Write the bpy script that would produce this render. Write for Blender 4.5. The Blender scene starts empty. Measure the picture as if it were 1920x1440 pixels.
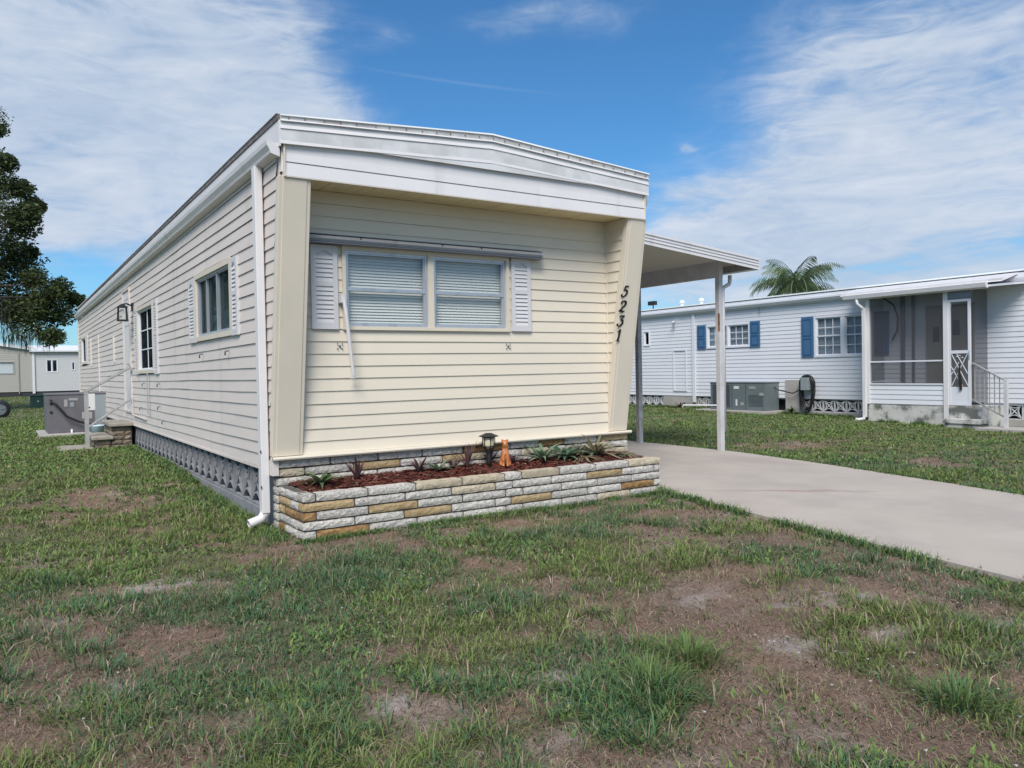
import bpy, math, random
import numpy as np
from mathutils import Vector, Matrix
random.seed(7); RNG = np.random.default_rng(7)
R = math.radians
SC = bpy.context.scene
COL = SC.collection

# ------------------------------------------------------------------ camera
cam = bpy.data.cameras.new('camera'); camo = bpy.data.objects.new('camera', cam); COL.objects.link(camo)
cam.lens = 27.447; cam.sensor_width = 36; cam.clip_end = 3000; cam.clip_start = .05
RX = Vector((0.83579874, -0.54870993, -0.01891781)); UX = Vector((0.02567867, 0.0046488, 0.99965944)); FX = Vector((0.54843512, 0.83599988, -0.0179756))
camo.matrix_world = Matrix(((RX.x, UX.x, -FX.x, -1.781), (RX.y, UX.y, -FX.y, -6.165), (RX.z, UX.z, -FX.z, 1.2136), (0, 0, 0, 1)))
SC.camera = camo

# ------------------------------------------------------------------ light
SUN_EL, SUN_AZ = 47.0, 219.0        # azimuth measured clockwise from +Y
su = bpy.data.lights.new('sun', 'SUN'); su.energy = 3.6; su.angle = R(30); su.color = (1.0, .94, .86)
suo = bpy.data.objects.new('sun', su); COL.objects.link(suo)
sd = Vector((math.sin(R(SUN_AZ)) * math.cos(R(SUN_EL)), math.cos(R(SUN_AZ)) * math.cos(R(SUN_EL)), math.sin(R(SUN_EL))))
suo.rotation_euler = sd.to_track_quat('Z', 'Y').to_euler(); suo.location = sd * 60

wd = bpy.data.worlds.new('World'); SC.world = wd; wd.use_nodes = True
wt = wd.node_tree; wt.nodes.clear()
def wn(t, **k):
    n = wt.nodes.new(t)
    for a, b in k.items(): setattr(n, a, b)
    return n
def wl(a, b): wt.links.new(a, b)
def wm(op, a, b=None, c=None, clamp=False):
    n = wn('ShaderNodeMath', operation=op); n.use_clamp = clamp
    for i, v in enumerate((a, b, c)):
        if v is None: continue
        if isinstance(v, (int, float)): n.inputs[i].default_value = v
        else: wl(v, n.inputs[i])
    return n.outputs[0]
sky = wn('ShaderNodeTexSky', sky_type='NISHITA', sun_disc=False, sun_elevation=R(SUN_EL), sun_rotation=R(SUN_AZ))
sky.air_density = 1.0; sky.dust_density = .4; sky.ozone_density = 2.2; sky.altitude = 0
tc = wn('ShaderNodeTexCoord'); sep = wn('ShaderNodeSeparateXYZ'); wl(tc.outputs['Generated'], sep.inputs[0])
az = wm('MULTIPLY', wm('ARCTAN2', sep.outputs[0], sep.outputs[1]), 57.29578)
el = wm('MULTIPLY', wm('ARCSINE', sep.outputs[2]), 57.29578)
ae = wn('ShaderNodeCombineXYZ'); wl(az, ae.inputs[0]); wl(el, ae.inputs[1])
# wispy distortion of the (azimuth, elevation) field
nd = wn('ShaderNodeTexNoise'); nd.inputs['Scale'].default_value = 7; nd.inputs['Detail'].default_value = 5; wl(tc.outputs['Generated'], nd.inputs['Vector'])
vm = wn('ShaderNodeVectorMath', operation='MULTIPLY_ADD'); wl(nd.outputs['Color'], vm.inputs[0]); vm.inputs[1].default_value = (9, 6, 0); wl(ae.outputs[0], vm.inputs[2])
vo = wn('ShaderNodeVectorMath', operation='ADD'); wl(vm.outputs[0], vo.inputs[0]); vo.inputs[1].default_value = (-4.5, -3, 0)
field = None
# cloud banks: azimuth, elevation, half widths, tilt, amount
BANKS = [(1, 19.5, 9, 8, 0, 1.0), (8, 17, 9, 4.6, -12, .95), (14.5, 16.5, 6, 3.2, -30, .75), (18, 20.5, 2.2, 3.6, 12, .62), (14, 23.5, 5, 2.6, 0, .75), (20.5, 17.2, 3.2, 1.6, -20, .6),
         (7, 9.6, 7.5, 1.5, -6, .62), (4.5, 12.6, 4, .6, -8, .25), (16, 12.5, 6, 2.2, 0, .6), (37, 24.4, 6, 1.4, 6, .5), (24, 22.4, 2.0, .9, -15, .34), (31, 13, 3, 1.5, 0, .0),
         (66, 18, 11, 7, 18, .75), (57, 20, 6, 3.4, 30, .5), (55, 13, 8, 5, 30, .42), (60, 8, 14, 5, 0, .6), (48.5, 9.5, 5, 2.3, 12, .5), (47.2, 12.4, 2.2, .8, 20, .32), (52, 5, 16, 3.2, 0, .6), (46.5, 15.4, .5, .35, 0, .45),
         (-14, 15, 12, 11, 0, .85), (88, 14, 14, 12, 0, .7)]
for (a, e, sx, sy, rot, amp) in BANKS:
    if amp == 0: continue
    mp = wn('ShaderNodeMapping', vector_type='TEXTURE'); wl(vo.outputs[0], mp.inputs[0])
    mp.inputs['Location'].default_value = (a, e, 0); mp.inputs['Rotation'].default_value = (0, 0, R(rot)); mp.inputs['Scale'].default_value = (sx, sy, 1)
    dt = wn('ShaderNodeVectorMath', operation='DOT_PRODUCT'); wl(mp.outputs[0], dt.inputs[0]); wl(mp.outputs[0], dt.inputs[1])
    g = wm('EXPONENT', wm('MULTIPLY', dt.outputs['Value'], -.7))
    field = wm('MULTIPLY_ADD', g, amp, field if field is not None else 0.0)
# broken cloud over the unseen sky, thickened overhead to whiten the ambient light
azd = wm('ABSOLUTE', wm('SUBTRACT', az, 33.0))
far = wn('ShaderNodeMapRange', interpolation_type='SMOOTHSTEP'); wl(azd, far.inputs[0]); far.inputs[1].default_value = 38; far.inputs[2].default_value = 60; far.inputs[4].default_value = .65
up = wn('ShaderNodeMapRange', interpolation_type='SMOOTHSTEP'); wl(el, up.inputs[0]); up.inputs[1].default_value = 26; up.inputs[2].default_value = 42; up.inputs[4].default_value = .8
field = wm('ADD', field, wm('MAXIMUM', far.outputs[0], up.outputs[0]))
# cirrus texture: stretched, warped noise
mc = wn('ShaderNodeMapping'); wl(tc.outputs['Generated'], mc.inputs[0]); mc.inputs['Rotation'].default_value = (R(10), R(30), R(35)); mc.inputs['Scale'].default_value = (1.0, 1.0, 3.6)
n1 = wn('ShaderNodeTexNoise'); wl(mc.outputs[0], n1.inputs['Vector']); n1.inputs['Scale'].default_value = 4.0; n1.inputs['Detail'].default_value = 9; n1.inputs['Roughness'].default_value = .58; n1.inputs['Distortion'].default_value = .9
n2 = wn('ShaderNodeTexNoise'); wl(mc.outputs[0], n2.inputs['Vector']); n2.inputs['Scale'].default_value = 13; n2.inputs['Detail'].default_value = 6; n2.inputs['Roughness'].default_value = .6; n2.inputs['Distortion'].default_value = 1.4
nz = wm('ADD', wm('MULTIPLY', wm('SUBTRACT', n1.outputs[0], .5), 2.2), wm('MULTIPLY', wm('SUBTRACT', n2.outputs[0], .5), 1.2))
dens = wm('ADD', field, wm('MULTIPLY', nz, wm('MULTIPLY_ADD', field, .62, .14)))
cm = wn('ShaderNodeMapRange', interpolation_type='SMOOTHSTEP'); wl(dens, cm.inputs[0]); cm.inputs[1].default_value = .10; cm.inputs[2].default_value = 1.3; cm.inputs[4].default_value = .95
# contrail
mp = wn('ShaderNodeMapping', vector_type='TEXTURE'); wl(ae.outputs[0], mp.inputs[0]); mp.inputs['Location'].default_value = (29.8, 20.1, 0); mp.inputs['Rotation'].default_value = (0, 0, R(-6.7)); mp.inputs['Scale'].default_value = (6, .1, 1)
dt = wn('ShaderNodeVectorMath', operation='DOT_PRODUCT'); wl(mp.outputs[0], dt.inputs[0]); wl(mp.outputs[0], dt.inputs[1])
ctr = wm('MULTIPLY', wm('EXPONENT', wm('MULTIPLY', dt.outputs['Value'], -1.0)), .13)
alpha = wm('MAXIMUM', cm.outputs[0], ctr)
# low haze whitening toward the horizon
hz = wn('ShaderNodeMapRange', interpolation_type='SMOOTHSTEP'); wl(el, hz.inputs[0]); hz.inputs[1].default_value = 12; hz.inputs[2].default_value = -1; hz.inputs[4].default_value = .3
alpha = wm('MAXIMUM', alpha, hz.outputs[0])
cc = wn('ShaderNodeMixRGB'); cc.inputs[1].default_value = (4.1, 5.2, 6.8, 1); cc.inputs[2].default_value = (6.8, 7.3, 8.2, 1)
nb = wm('MULTIPLY_ADD', nz, .9, .38, clamp=True); wl(nb, cc.inputs[0])
tint = wn('ShaderNodeMixRGB', blend_type='MULTIPLY'); tint.inputs[0].default_value = 1; wl(sky.outputs[0], tint.inputs[1]); tint.inputs[2].default_value = (.50, .98, 1.30, 1)
mx = wn('ShaderNodeMixRGB'); wl(alpha, mx.inputs[0]); wl(tint.outputs[0], mx.inputs[1]); wl(cc.outputs[0], mx.inputs[2])
bg = wn('ShaderNodeBackground'); bg.inputs[1].default_value = .085; wl(mx.outputs[0], bg.inputs[0])
wo = wn('ShaderNodeOutputWorld'); wl(bg.outputs[0], wo.inputs[0])
SC.view_settings.view_transform = 'Standard'; SC.view_settings.look = 'None'; SC.view_settings.gamma = 1; SC.view_settings.exposure = .30
SC.view_settings.use_curve_mapping = False
SC.cycles.max_bounces = 8; SC.cycles.transparent_max_bounces = 16

# ------------------------------------------------------------------ materials
def mat(name, col, rough=.6, metal=0, noise=None, bump=None, spec=None, stain=None, vary=0, streak=None):
    """noise=(scale, second colour, amount); bump=(scale, strength, distance); stain=(scale, colour, threshold, amount)"""
    m = bpy.data.materials.new(name); m.use_nodes = True; t = m.node_tree; b = t.nodes['Principled BSDF']
    b.inputs['Roughness'].default_value = rough; b.inputs['Metallic'].default_value = metal
    if spec is not None: b.inputs['Specular IOR Level'].default_value = spec
    L = t.links.new; co = t.nodes.new('ShaderNodeTexCoord')
    rgb = t.nodes.new('ShaderNodeRGB'); rgb.outputs[0].default_value = (*col, 1); cur = rgb.outputs[0]
    geo = t.nodes.new('ShaderNodeNewGeometry')
    vec = geo.outputs['Position']
    def mixc(f, c1, c2):
        n = t.nodes.new('ShaderNodeMixRGB'); L(f, n.inputs[0]); L(c1, n.inputs[1])
        if isinstance(c2, tuple): n.inputs[2].default_value = (*c2, 1)
        else: L(c2, n.inputs[2])
        return n.outputs[0]
    def nse(scale, detail=6, r=.6, stretch=None):
        n = t.nodes.new('ShaderNodeTexNoise'); n.inputs['Scale'].default_value = scale; n.inputs['Detail'].default_value = detail; n.inputs['Roughness'].default_value = r
        if stretch:
            mp = t.nodes.new('ShaderNodeMapping'); mp.inputs['Scale'].default_value = stretch; L(vec, mp.inputs[0]); L(mp.outputs[0], n.inputs['Vector'])
        else: L(vec, n.inputs['Vector'])
        return n.outputs[0]
    def ramp(f, a, bb, amt):
        n = t.nodes.new('ShaderNodeMapRange'); n.interpolation_type = 'SMOOTHSTEP'; L(f, n.inputs[0]); n.inputs[1].default_value = a; n.inputs[2].default_value = bb; n.inputs[4].default_value = amt; return n.outputs[0]
    if noise: cur = mixc(ramp(nse(noise[0]), .35, .65, noise[2]), cur, noise[1])
    if stain: cur = mixc(ramp(nse(stain[0], 8, .65), stain[2], stain[2] + .14, stain[3]), cur, stain[1])
    if streak: cur = mixc(ramp(nse(streak[0], 5, .6, (1, 1, .08)), streak[2], streak[2] + .2, streak[3]), cur, streak[1])
    if vary:
        oi = t.nodes.new('ShaderNodeObjectInfo'); hsv = t.nodes.new('ShaderNodeHueSaturation'); L(cur, hsv.inputs['Color'])
        mr = t.nodes.new('ShaderNodeMapRange'); L(oi.outputs['Random'], mr.inputs[0]); mr.inputs[3].default_value = 1 - vary; mr.inputs[4].default_value = 1 + vary; L(mr.outputs[0], hsv.inputs['Value']); cur = hsv.outputs[0]
    L(cur, b.inputs['Base Color'])
    if bump:
        bp = t.nodes.new('ShaderNodeBump'); bp.inputs['Strength'].default_value = bump[1]; bp.inputs['Distance'].default_value = bump[2]
        L(nse(bump[0], 8, .65), bp.inputs['Height']); L(bp.outputs[0], b.inputs['Normal'])
    return m
def vcmat(name, rough=.7, trans=0, noise=None, bump=None):
    m = bpy.data.materials.new(name); m.use_nodes = True; t = m.node_tree; b = t.nodes['Principled BSDF']; b.inputs['Roughness'].default_value = rough
    b.inputs['Specular IOR Level'].default_value = .25
    a = t.nodes.new('ShaderNodeAttribute'); a.attribute_name = 'Col'; cur = a.outputs['Color']
    geo = t.nodes.new('ShaderNodeNewGeometry')
    if noise:
        for (s, amt) in noise:
            n = t.nodes.new('ShaderNodeTexNoise'); n.inputs['Scale'].default_value = s; n.inputs['Detail'].default_value = 8; n.inputs['Roughness'].default_value = .7; t.links.new(geo.outputs['Position'], n.inputs['Vector'])
            mr = t.nodes.new('ShaderNodeMapRange'); t.links.new(n.outputs[0], mr.inputs[0]); mr.inputs[1].default_value = .3; mr.inputs[2].default_value = .7; mr.inputs[3].default_value = 1 - amt; mr.inputs[4].default_value = 1 + amt
            v = t.nodes.new('ShaderNodeVectorMath'); v.operation = 'SCALE'; t.links.new(cur, v.inputs[0]); t.links.new(mr.outputs[0], v.inputs['Scale']); cur = v.outputs[0]
    t.links.new(cur, b.inputs['Base Color'])
    if bump:
        n = t.nodes.new('ShaderNodeTexNoise'); n.inputs['Scale'].default_value = bump[0]; n.inputs['Detail'].default_value = 9; n.inputs['Roughness'].default_value = .7; t.links.new(geo.outputs['Position'], n.inputs['Vector'])
        bp = t.nodes.new('ShaderNodeBump'); bp.inputs['Strength'].default_value = bump[1]; bp.inputs['Distance'].default_value = bump[2]; t.links.new(n.outputs[0], bp.inputs['Height']); t.links.new(bp.outputs[0], b.inputs['Normal'])
    if trans:
        tr = t.nodes.new('ShaderNodeBsdfTranslucent'); t.links.new(cur, tr.inputs[0]); mx = t.nodes.new('ShaderNodeMixShader'); mx.inputs[0].default_value = trans
        out = t.nodes['Material Output']; t.links.new(b.outputs[0], mx.inputs[1]); t.links.new(tr.outputs[0], mx.inputs[2]); t.links.new(mx.outputs[0], out.inputs[0])
    return m
def glassmat(name, tintc=(.8, .85, .87), refl=1.6):
    m = bpy.data.materials.new(name); m.use_nodes = True; t = m.node_tree; t.nodes.clear()
    tr = t.nodes.new('ShaderNodeBsdfTransparent'); tr.inputs[0].default_value = (*tintc, 1)
    gl = t.nodes.new('ShaderNodeBsdfGlossy'); gl.inputs['Roughness'].default_value = .03; gl.inputs[0].default_value = (.9, .95, 1, 1)
    fr = t.nodes.new('ShaderNodeFresnel'); fr.inputs[0].default_value = 1.5
    mu = t.nodes.new('ShaderNodeMath'); mu.operation = 'MULTIPLY'; mu.inputs[1].default_value = refl; mu.use_clamp = True; t.links.new(fr.outputs[0], mu.inputs[0])
    ge = t.nodes.new('ShaderNodeNewGeometry'); iv = t.nodes.new('ShaderNodeMath'); iv.operation = 'SUBTRACT'; iv.inputs[0].default_value = 1; t.links.new(ge.outputs['Backfacing'], iv.inputs[1])
    mb_ = t.nodes.new('ShaderNodeMath'); mb_.operation = 'MULTIPLY'; t.links.new(mu.outputs[0], mb_.inputs[0]); t.links.new(iv.outputs[0], mb_.inputs[1])
    mx = t.nodes.new('ShaderNodeMixShader'); t.links.new(mb_.outputs[0], mx.inputs[0]); t.links.new(tr.outputs[0], mx.inputs[1]); t.links.new(gl.outputs[0], mx.inputs[2])
    o = t.nodes.new('ShaderNodeOutputMaterial'); t.links.new(mx.outputs[0], o.inputs[0]); return m
def screenmat(name, c=(.05, .055, .07), a=.55):
    m = bpy.data.materials.new(name); m.use_nodes = True; t = m.node_tree; t.nodes.clear()
    tr = t.nodes.new('ShaderNodeBsdfTransparent'); df = t.nodes.new('ShaderNodeBsdfDiffuse'); df.inputs[0].default_value = (*c, 1)
    mx = t.nodes.new('ShaderNodeMixShader'); mx.inputs[0].default_value = a; t.links.new(tr.outputs[0], mx.inputs[1]); t.links.new(df.outputs[0], mx.inputs[2])
    o = t.nodes.new('ShaderNodeOutputMaterial'); t.links.new(mx.outputs[0], o.inputs[0]); return m
M = dict(
    cream=mat('cream_vinyl', (.675, .61, .505), .5, noise=(1.3, (.64, .58, .485), .6), streak=(3.5, (.55, .50, .42), .58, .25), bump=(60, .12, .002)),
    side=mat('pale_vinyl_skylit', (.625, .56, .52), .5, noise=(1.1, (.585, .53, .495), .7), streak=(3.0, (.44, .40, .37), .54, .4), bump=(60, .12, .002)),  # same cream vinyl, slightly faded, with the side's pinkish sky light in its colour
    trimcream=mat('cream_trim', (.64, .575, .475), .45, noise=(2, (.58, .525, .44), .6), streak=(6, (.48, .43, .35), .6, .3)),
    soffit=mat('soffit_vinyl', (.74, .63, .38), .5),
    white=mat('white_metal', (.67, .65, .66), .4, noise=(2.2, (.61, .60, .62), .6), streak=(5, (.42, .41, .40), .56, .45)),
    whitedirty=mat('weathered_white_metal', (.60, .60, .60), .5, noise=(6, (.40, .39, .38), .8), stain=(9, (.16, .14, .13), .62, .7)),
    shutter=mat('shutter_vinyl', (.57, .56, .575), .5),
    shutline=mat('shutter_gap', (.30, .30, .33), .7),
    roofg=mat('roof_coating', (.62, .63, .65), .7, noise=(4, (.45, .45, .46), .7)),
    roofedge=mat('roof_edge_dark', (.10, .095, .10), .7, noise=(8, (.22, .19, .18), .8)),
    alu=mat('aluminium', (.50, .52, .56), .35, .6, streak=(8, (.3, .3, .32), .5, .5)),
    darkalu=mat('dark_aluminium', (.20, .21, .23), .4, .5),
    steel=mat('galvanised_post', (.42, .42, .43), .5, .2, noise=(12, (.25, .25, .27), .7)),
    postw=mat('painted_post', (.55, .55, .57), .5, noise=(5, (.44, .43, .44), .7)),
    railm=mat('dull_rail_paint', (.36, .36, .36), .5, noise=(9, (.27, .27, .27), .7)),
    rust=mat('rust', (.14, .06, .04), .9, noise=(20, (.35, .16, .08), .8)),
    pan=mat('carport_pan', (.66, .64, .59), .5),
    black=mat('black_paint', (.012, .012, .014), .45),
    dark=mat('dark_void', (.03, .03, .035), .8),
    blind=mat('blind_slat', (.70, .70, .69), .6),
    curtaind=mat('shade_curtain', (.30, .33, .32), .8, streak=(10, (.24, .27, .26), .45, .6)), blindside=mat('curtain', (.44, .47, .46), .8, streak=(10, (.34, .37, .36), .45, .6)),
    interior=mat('interior', (.10, .10, .10), .9),
    mortar=mat('mortar', (.10, .085, .075), .95, bump=(40, .4, .01)),
    st_w=mat('split_stone_white', (.62, .58, .52), .85, noise=(40, (.36, .345, .33), .9), stain=(60, (.17, .16, .155), .55, .8), bump=(70, 1, .012), vary=.14),
    st_g=mat('split_stone_gold', (.44, .34, .20), .85, noise=(25, (.36, .24, .11), .9), stain=(35, (.17, .10, .05), .58, .6), bump=(45, .9, .012), vary=.16),
    st_t=mat('split_stone_tan', (.52, .45, .34), .85, noise=(25, (.38, .32, .23), .9), stain=(40, (.20, .16, .12), .58, .6), bump=(45, .9, .012), vary=.10),
    st_b=mat('split_stone_rust', (.34, .21, .09), .85, noise=(22, (.20, .10, .035), .9), stain=(24, (.06, .045, .035), .56, .8), bump=(45, .9, .012), vary=.12),
    capstone=mat('concrete_cap', (.33, .30, .255), .9, noise=(10, (.24, .22, .19), .8), bump=(50, .4, .006)),
    ledge=mat('ledge_stone', (.26, .20, .145), .9, noise=(9, (.14, .12, .10), .9), bump=(25, .7, .012), vary=.3),
    block=mat('screen_block_grey', (.25, .25, .262), .85, noise=(7, (.19, .20, .225), .8), stain=(14, (.12, .125, .13), .6, .5), bump=(60, .4, .004), vary=.08),
    blockn=mat('screen_block_pale', (.55, .56, .58), .85, noise=(7, (.46, .47, .49), .8)),
    conc=mat('concrete', (.38, .36, .34), .85, noise=(3, (.31, .295, .28), .8), stain=(7, (.28, .26, .24), .58, .4), bump=(70, .3, .004)),
    stuccod=mat('stained_stucco', (.56, .55, .53), .9, noise=(4, (.47, .46, .44), .8), stain=(2.6, (.10, .11, .10), .46, .95), bump=(30, .5, .01)),
    nbwhite=mat('white_vinyl', (.67, .68, .73), .5, noise=(1, (.63, .645, .69), .6)),
    nbroof=mat('white_roof', (.85, .87, .88), .5),
    teal=mat('roof_edge_teal', (.10, .16, .19), .6),
    blue=mat('blue_shutter', (.045, .125, .25), .5, noise=(3, (.05, .14, .28), .5)),
    blued=mat('blue_shutter_groove', (.03, .085, .17), .6),
    acg=mat('grey_cabinet', (.145, .175, .185), .45, .1, noise=(3, (.12, .145, .155), .7)),
    acp=mat('mauve_grey_cabinet', (.155, .15, .165), .5, .2, noise=(3, (.125, .12, .135), .7)),
    acl=mat('light_grey_panel', (.28, .32, .34), .5, .2),
    louvre=mat('condenser_louvre', (.05, .06, .075), .6),
    labelp=mat('paper_label', (.62, .62, .62), .7),
    labelg=mat('faded_label', (.30, .30, .30), .7),
    pvc=mat('pvc', (.80, .80, .80), .35),
    greenbox=mat('green_box', (.018, .06, .045), .6),
    bucket=mat('pale_blue_plastic', (.45, .58, .66), .4),
    hose=mat('black_hose', (.015, .015, .017), .4),
    taup=mat('tan_siding', (.36, .35, .32), .6), farw=mat('far_pale_siding', (.50, .50, .51), .6),
    tan=mat('tan_door', (.30, .28, .25), .6),
    wall2=mat('porch_wall', (.36, .35, .36), .6),
    roofw=mat('far_roof', (.66, .68, .72), .6),
    orange=mat('orange_glaze', (.52, .19, .065), .4, noise=(30, (.30, .09, .03), .9)),
    lampglass=mat('lamp_glass', (.62, .58, .38), .2),
    bark=mat('bark', (.07, .055, .045), .95, noise=(4, (.11, .09, .075), .8), bump=(12, .8, .03)),
    glass=glassmat('window_glass', (.95, .96, .95), 1.9), glassd=glassmat('dark_glass', (.30, .33, .36), 1.0), glasss=glassmat('side_glass', (.62, .66, .66), .9), glassn=glassmat('neighbour_glass', (.8, .84, .88), 3.5),
    screen=screenmat('insect_screen', (.085, .085, .095), .48),
    leafveg=vcmat('plant_leaf', .45, .25), grassm=vcmat('grass_blade', .6, .3), soil=vcmat('lawn_soil', .95, 0, ((9, .22), (60, .35), (260, .3)), (70, .9, .02)),
    mulch=vcmat('red_mulch', .9, 0, ((50, .3),), (60, .8, .02)), treeleaf=vcmat('tree_leaf', .5, .3), moss=vcmat('moss_strand', .9, .2),
)
# driveway concrete
def drivemat():
    m = mat('driveway_concrete', (.41, .362, .318), .85, noise=(1.2, (.35, .312, .28), .8), stain=(.8, (.45, .405, .36), .5, .5), bump=(90, .35, .004))
    t = m.node_tree; b = t.nodes['Principled BSDF']; src = b.inputs['Base Color'].links[0].from_socket
    geo = t.nodes.new('ShaderNodeNewGeometry')
    n = t.nodes.new('ShaderNodeTexNoise'); n.inputs['Scale'].default_value = .9; n.inputs['Detail'].default_value = 7; n.inputs['Distortion'].default_value = .6
    mp = t.nodes.new('ShaderNodeMapping'); mp.inputs['Scale'].default_value = (1.0, .45, 1); t.links.new(geo.outputs['Position'], mp.inputs[0]); t.links.new(mp.outputs[0], n.inputs['Vector'])
    mr = t.nodes.new('ShaderNodeMapRange'); mr.interpolation_type = 'SMOOTHSTEP'; t.links.new(n.outputs[0], mr.inputs[0]); mr.inputs[1].default_value = .53; mr.inputs[2].default_value = .72; mr.inputs[4].default_value = .6
    x = t.nodes.new('ShaderNodeMixRGB'); t.links.new(mr.outputs[0], x.inputs[0]); t.links.new(src, x.inputs[1]); x.inputs[2].default_value = (.33, .275, .25, 1)
    # rust-red drip stain and one fine crack
    mp2 = t.nodes.new('ShaderNodeMapping'); mp2.vector_type = 'TEXTURE'; mp2.inputs['Location'].default_value = (4.55, -1.35, 0); mp2.inputs['Rotation'].default_value = (0, 0, R(-42)); mp2.inputs['Scale'].default_value = (.75, .05, 1)
    nn = t.nodes.new('ShaderNodeTexNoise'); nn.inputs['Scale'].default_value = 4; t.links.new(geo.outputs['Position'], nn.inputs['Vector'])
    va = t.nodes.new('ShaderNodeVectorMath'); va.operation = 'MULTIPLY_ADD'; t.links.new(nn.outputs['Color'], va.inputs[0]); va.inputs[1].default_value = (.22, .22, 0); t.links.new(geo.outputs['Position'], va.inputs[2]); t.links.new(va.outputs[0], mp2.inputs[0])
    d = t.nodes.new('ShaderNodeVectorMath'); d.operation = 'LENGTH'
    sx = t.nodes.new('ShaderNodeVectorMath'); sx.operation = 'MULTIPLY'; t.links.new(mp2.outputs[0], sx.inputs[0]); sx.inputs[1].default_value = (1, 1, 0); t.links.new(sx.outputs[0], d.inputs[0])
    m2 = t.nodes.new('ShaderNodeMapRange'); t.links.new(d.outputs['Value'], m2.inputs[0]); m2.inputs[1].default_value = 1.4; m2.inputs[2].default_value = .2; m2.inputs[4].default_value = .85
    y = t.nodes.new('ShaderNodeMixRGB'); t.links.new(m2.outputs[0], y.inputs[0]); t.links.new(x.outputs[0], y.inputs[1]); y.inputs[2].default_value = (.30, .20, .19, 1); t.links.new(y.outputs[0], b.inputs['Base Color'])
    return m
M['drive'] = drivemat()

# ------------------------------------------------------------------ mesh helpers
class MB:
    def __init__(s): s.v = []; s.f = []; s.c = None
    def add(s, vs, fs):
        o = len(s.v); s.v += [tuple(p) for p in vs]; s.f += [tuple(i + o for i in f) for f in fs]; return s
    def box(s, a, b):
        x0, y0, z0 = a; x1, y1, z1 = b
        return s.add([(x0, y0, z0), (x1, y0, z0), (x1, y1, z0), (x0, y1, z0), (x0, y0, z1), (x1, y0, z1), (x1, y1, z1), (x0, y1, z1)],
                     [(0, 3, 2, 1), (4, 5, 6, 7), (0, 1, 5, 4), (1, 2, 6, 5), (2, 3, 7, 6), (3, 0, 4, 7)])
    def extr(s, poly, d):
        """polygon (3d points) extruded along vector d"""
        n = len(poly); d = Vector(d); P = [Vector(p) for p in poly]
        return s.add(P + [p + d for p in P], [tuple(range(n))[::-1], tuple(range(n, 2 * n))] + [(i, (i + 1) % n, n + (i + 1) % n, n + i) for i in range(n)])
    def bar(s, p, q, w, h=None, up=(0, 0, 1)):
        h = h or w; p = Vector(p); q = Vector(q); d = (q - p).normalized(); u = Vector(up)
        if abs(d.dot(u)) > .99: u = Vector((0, 1, 0))
        a = d.cross(u).normalized(); b = a.cross(d)
        return s.extr([p - a * w / 2 - b * h / 2, p + a * w / 2 - b * h / 2, p + a * w / 2 + b * h / 2, p - a * w / 2 + b * h / 2], q - p)
    def tube(s, pts, r, n=8, cap=True):
        pts = [Vector(p) for p in pts]; rs = r if isinstance(r, (list, tuple)) else [r] * len(pts); o = len(s.v); ref = None
        for i, p in enumerate(pts):
            d = (pts[min(i + 1, len(pts) - 1)] - pts[max(i - 1, 0)]).normalized()
            if ref is None: ref = d.orthogonal().normalized()
            a = (ref - d * ref.dot(d)).normalized(); ref = a; b = d.cross(a)
            for k in range(n):
                t = 2 * math.pi * k / n; s.v.append(tuple(p + a * rs[i] * math.cos(t) + b * rs[i] * math.sin(t)))
        for i in range(len(pts) - 1):
            for k in range(n): s.f.append((o + i * n + k, o + i * n + (k + 1) % n, o + (i + 1) * n + (k + 1) % n, o + (i + 1) * n + k))
        if cap: s.f.append(tuple(o + k for k in range(n))[::-1]); s.f.append(tuple(o + (len(pts) - 1) * n + k for k in range(n)))
        return s
    def lathe(s, prof, c, n=20):
        o = len(s.v)
        for r, z in prof:
            for k in range(n): t = 2 * math.pi * k / n; s.v.append((c[0] + r * math.cos(t), c[1] + r * math.sin(t), c[2] + z))
        for i in range(len(prof) - 1):
            for k in range(n): s.f.append((o + i * n + k, o + i * n + (k + 1) % n, o + (i + 1) * n + (k + 1) % n, o + (i + 1) * n + k))
        return s
    def quad(s, a, b, c, d): return s.add([a, b, c, d], [(0, 1, 2, 3)])
    def mesh(s, name, m):
        me = bpy.data.meshes.new(name); me.from_pydata([tuple(v) for v in s.v], [], s.f); me.update()
        if m: me.materials.append(M[m] if isinstance(m, str) else m)
        return me
    def build(s, name, m, parent=None, bevel=0, smooth=False):
        me = s.mesh(name, m)
        if smooth: me.polygons.foreach_set('use_smooth', [True] * len(me.polygons))
        o = bpy.data.objects.new(name, me); COL.objects.link(o)
        if parent: o.parent = parent
        if bevel:
            b = o.modifiers.new('bevel', 'BEVEL'); b.width = bevel; b.segments = 2; b.limit_method = 'ANGLE'
        return o
def tag(o, label=None, cat=None, group=None, kind=None):
    for k, v in (('label', label), ('category', cat), ('group', group), ('kind', kind)):
        if v: o[k] = v
    return o
def thing(name, label, cat, loc=(0, 0, 0), group=None):
    o = bpy.data.objects.new(name, None); COL.objects.link(o); o.location = loc; o.empty_display_size = .1
    return tag(o, label, cat, group)
def off(o, loc):     # shift children geometry so that parent empty can stand at loc while parts are given in world coordinates
    for c in o.children: c.location = c.location - Vector(loc)
def inst(o, name, parent, loc=None, rotz=None, scale=None):
    c = bpy.data.objects.new(name, o.data); COL.objects.link(c)
    if parent: c.parent = parent
    if loc is not None: c.location = loc
    if rotz is not None: c.rotation_euler = (0, 0, rotz)
    if scale is not None: c.scale = scale
    return c
def lerp(a, b, t): return a + (b - a) * t
def pl(O, U, N):     # plane frame: (u, z, offset outward)
    O = Vector(O); U = Vector(U); N = Vector(N)
    return lambda u, z, w=0.0: O + U * u + N * w + Vector((0, 0, z))
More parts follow.
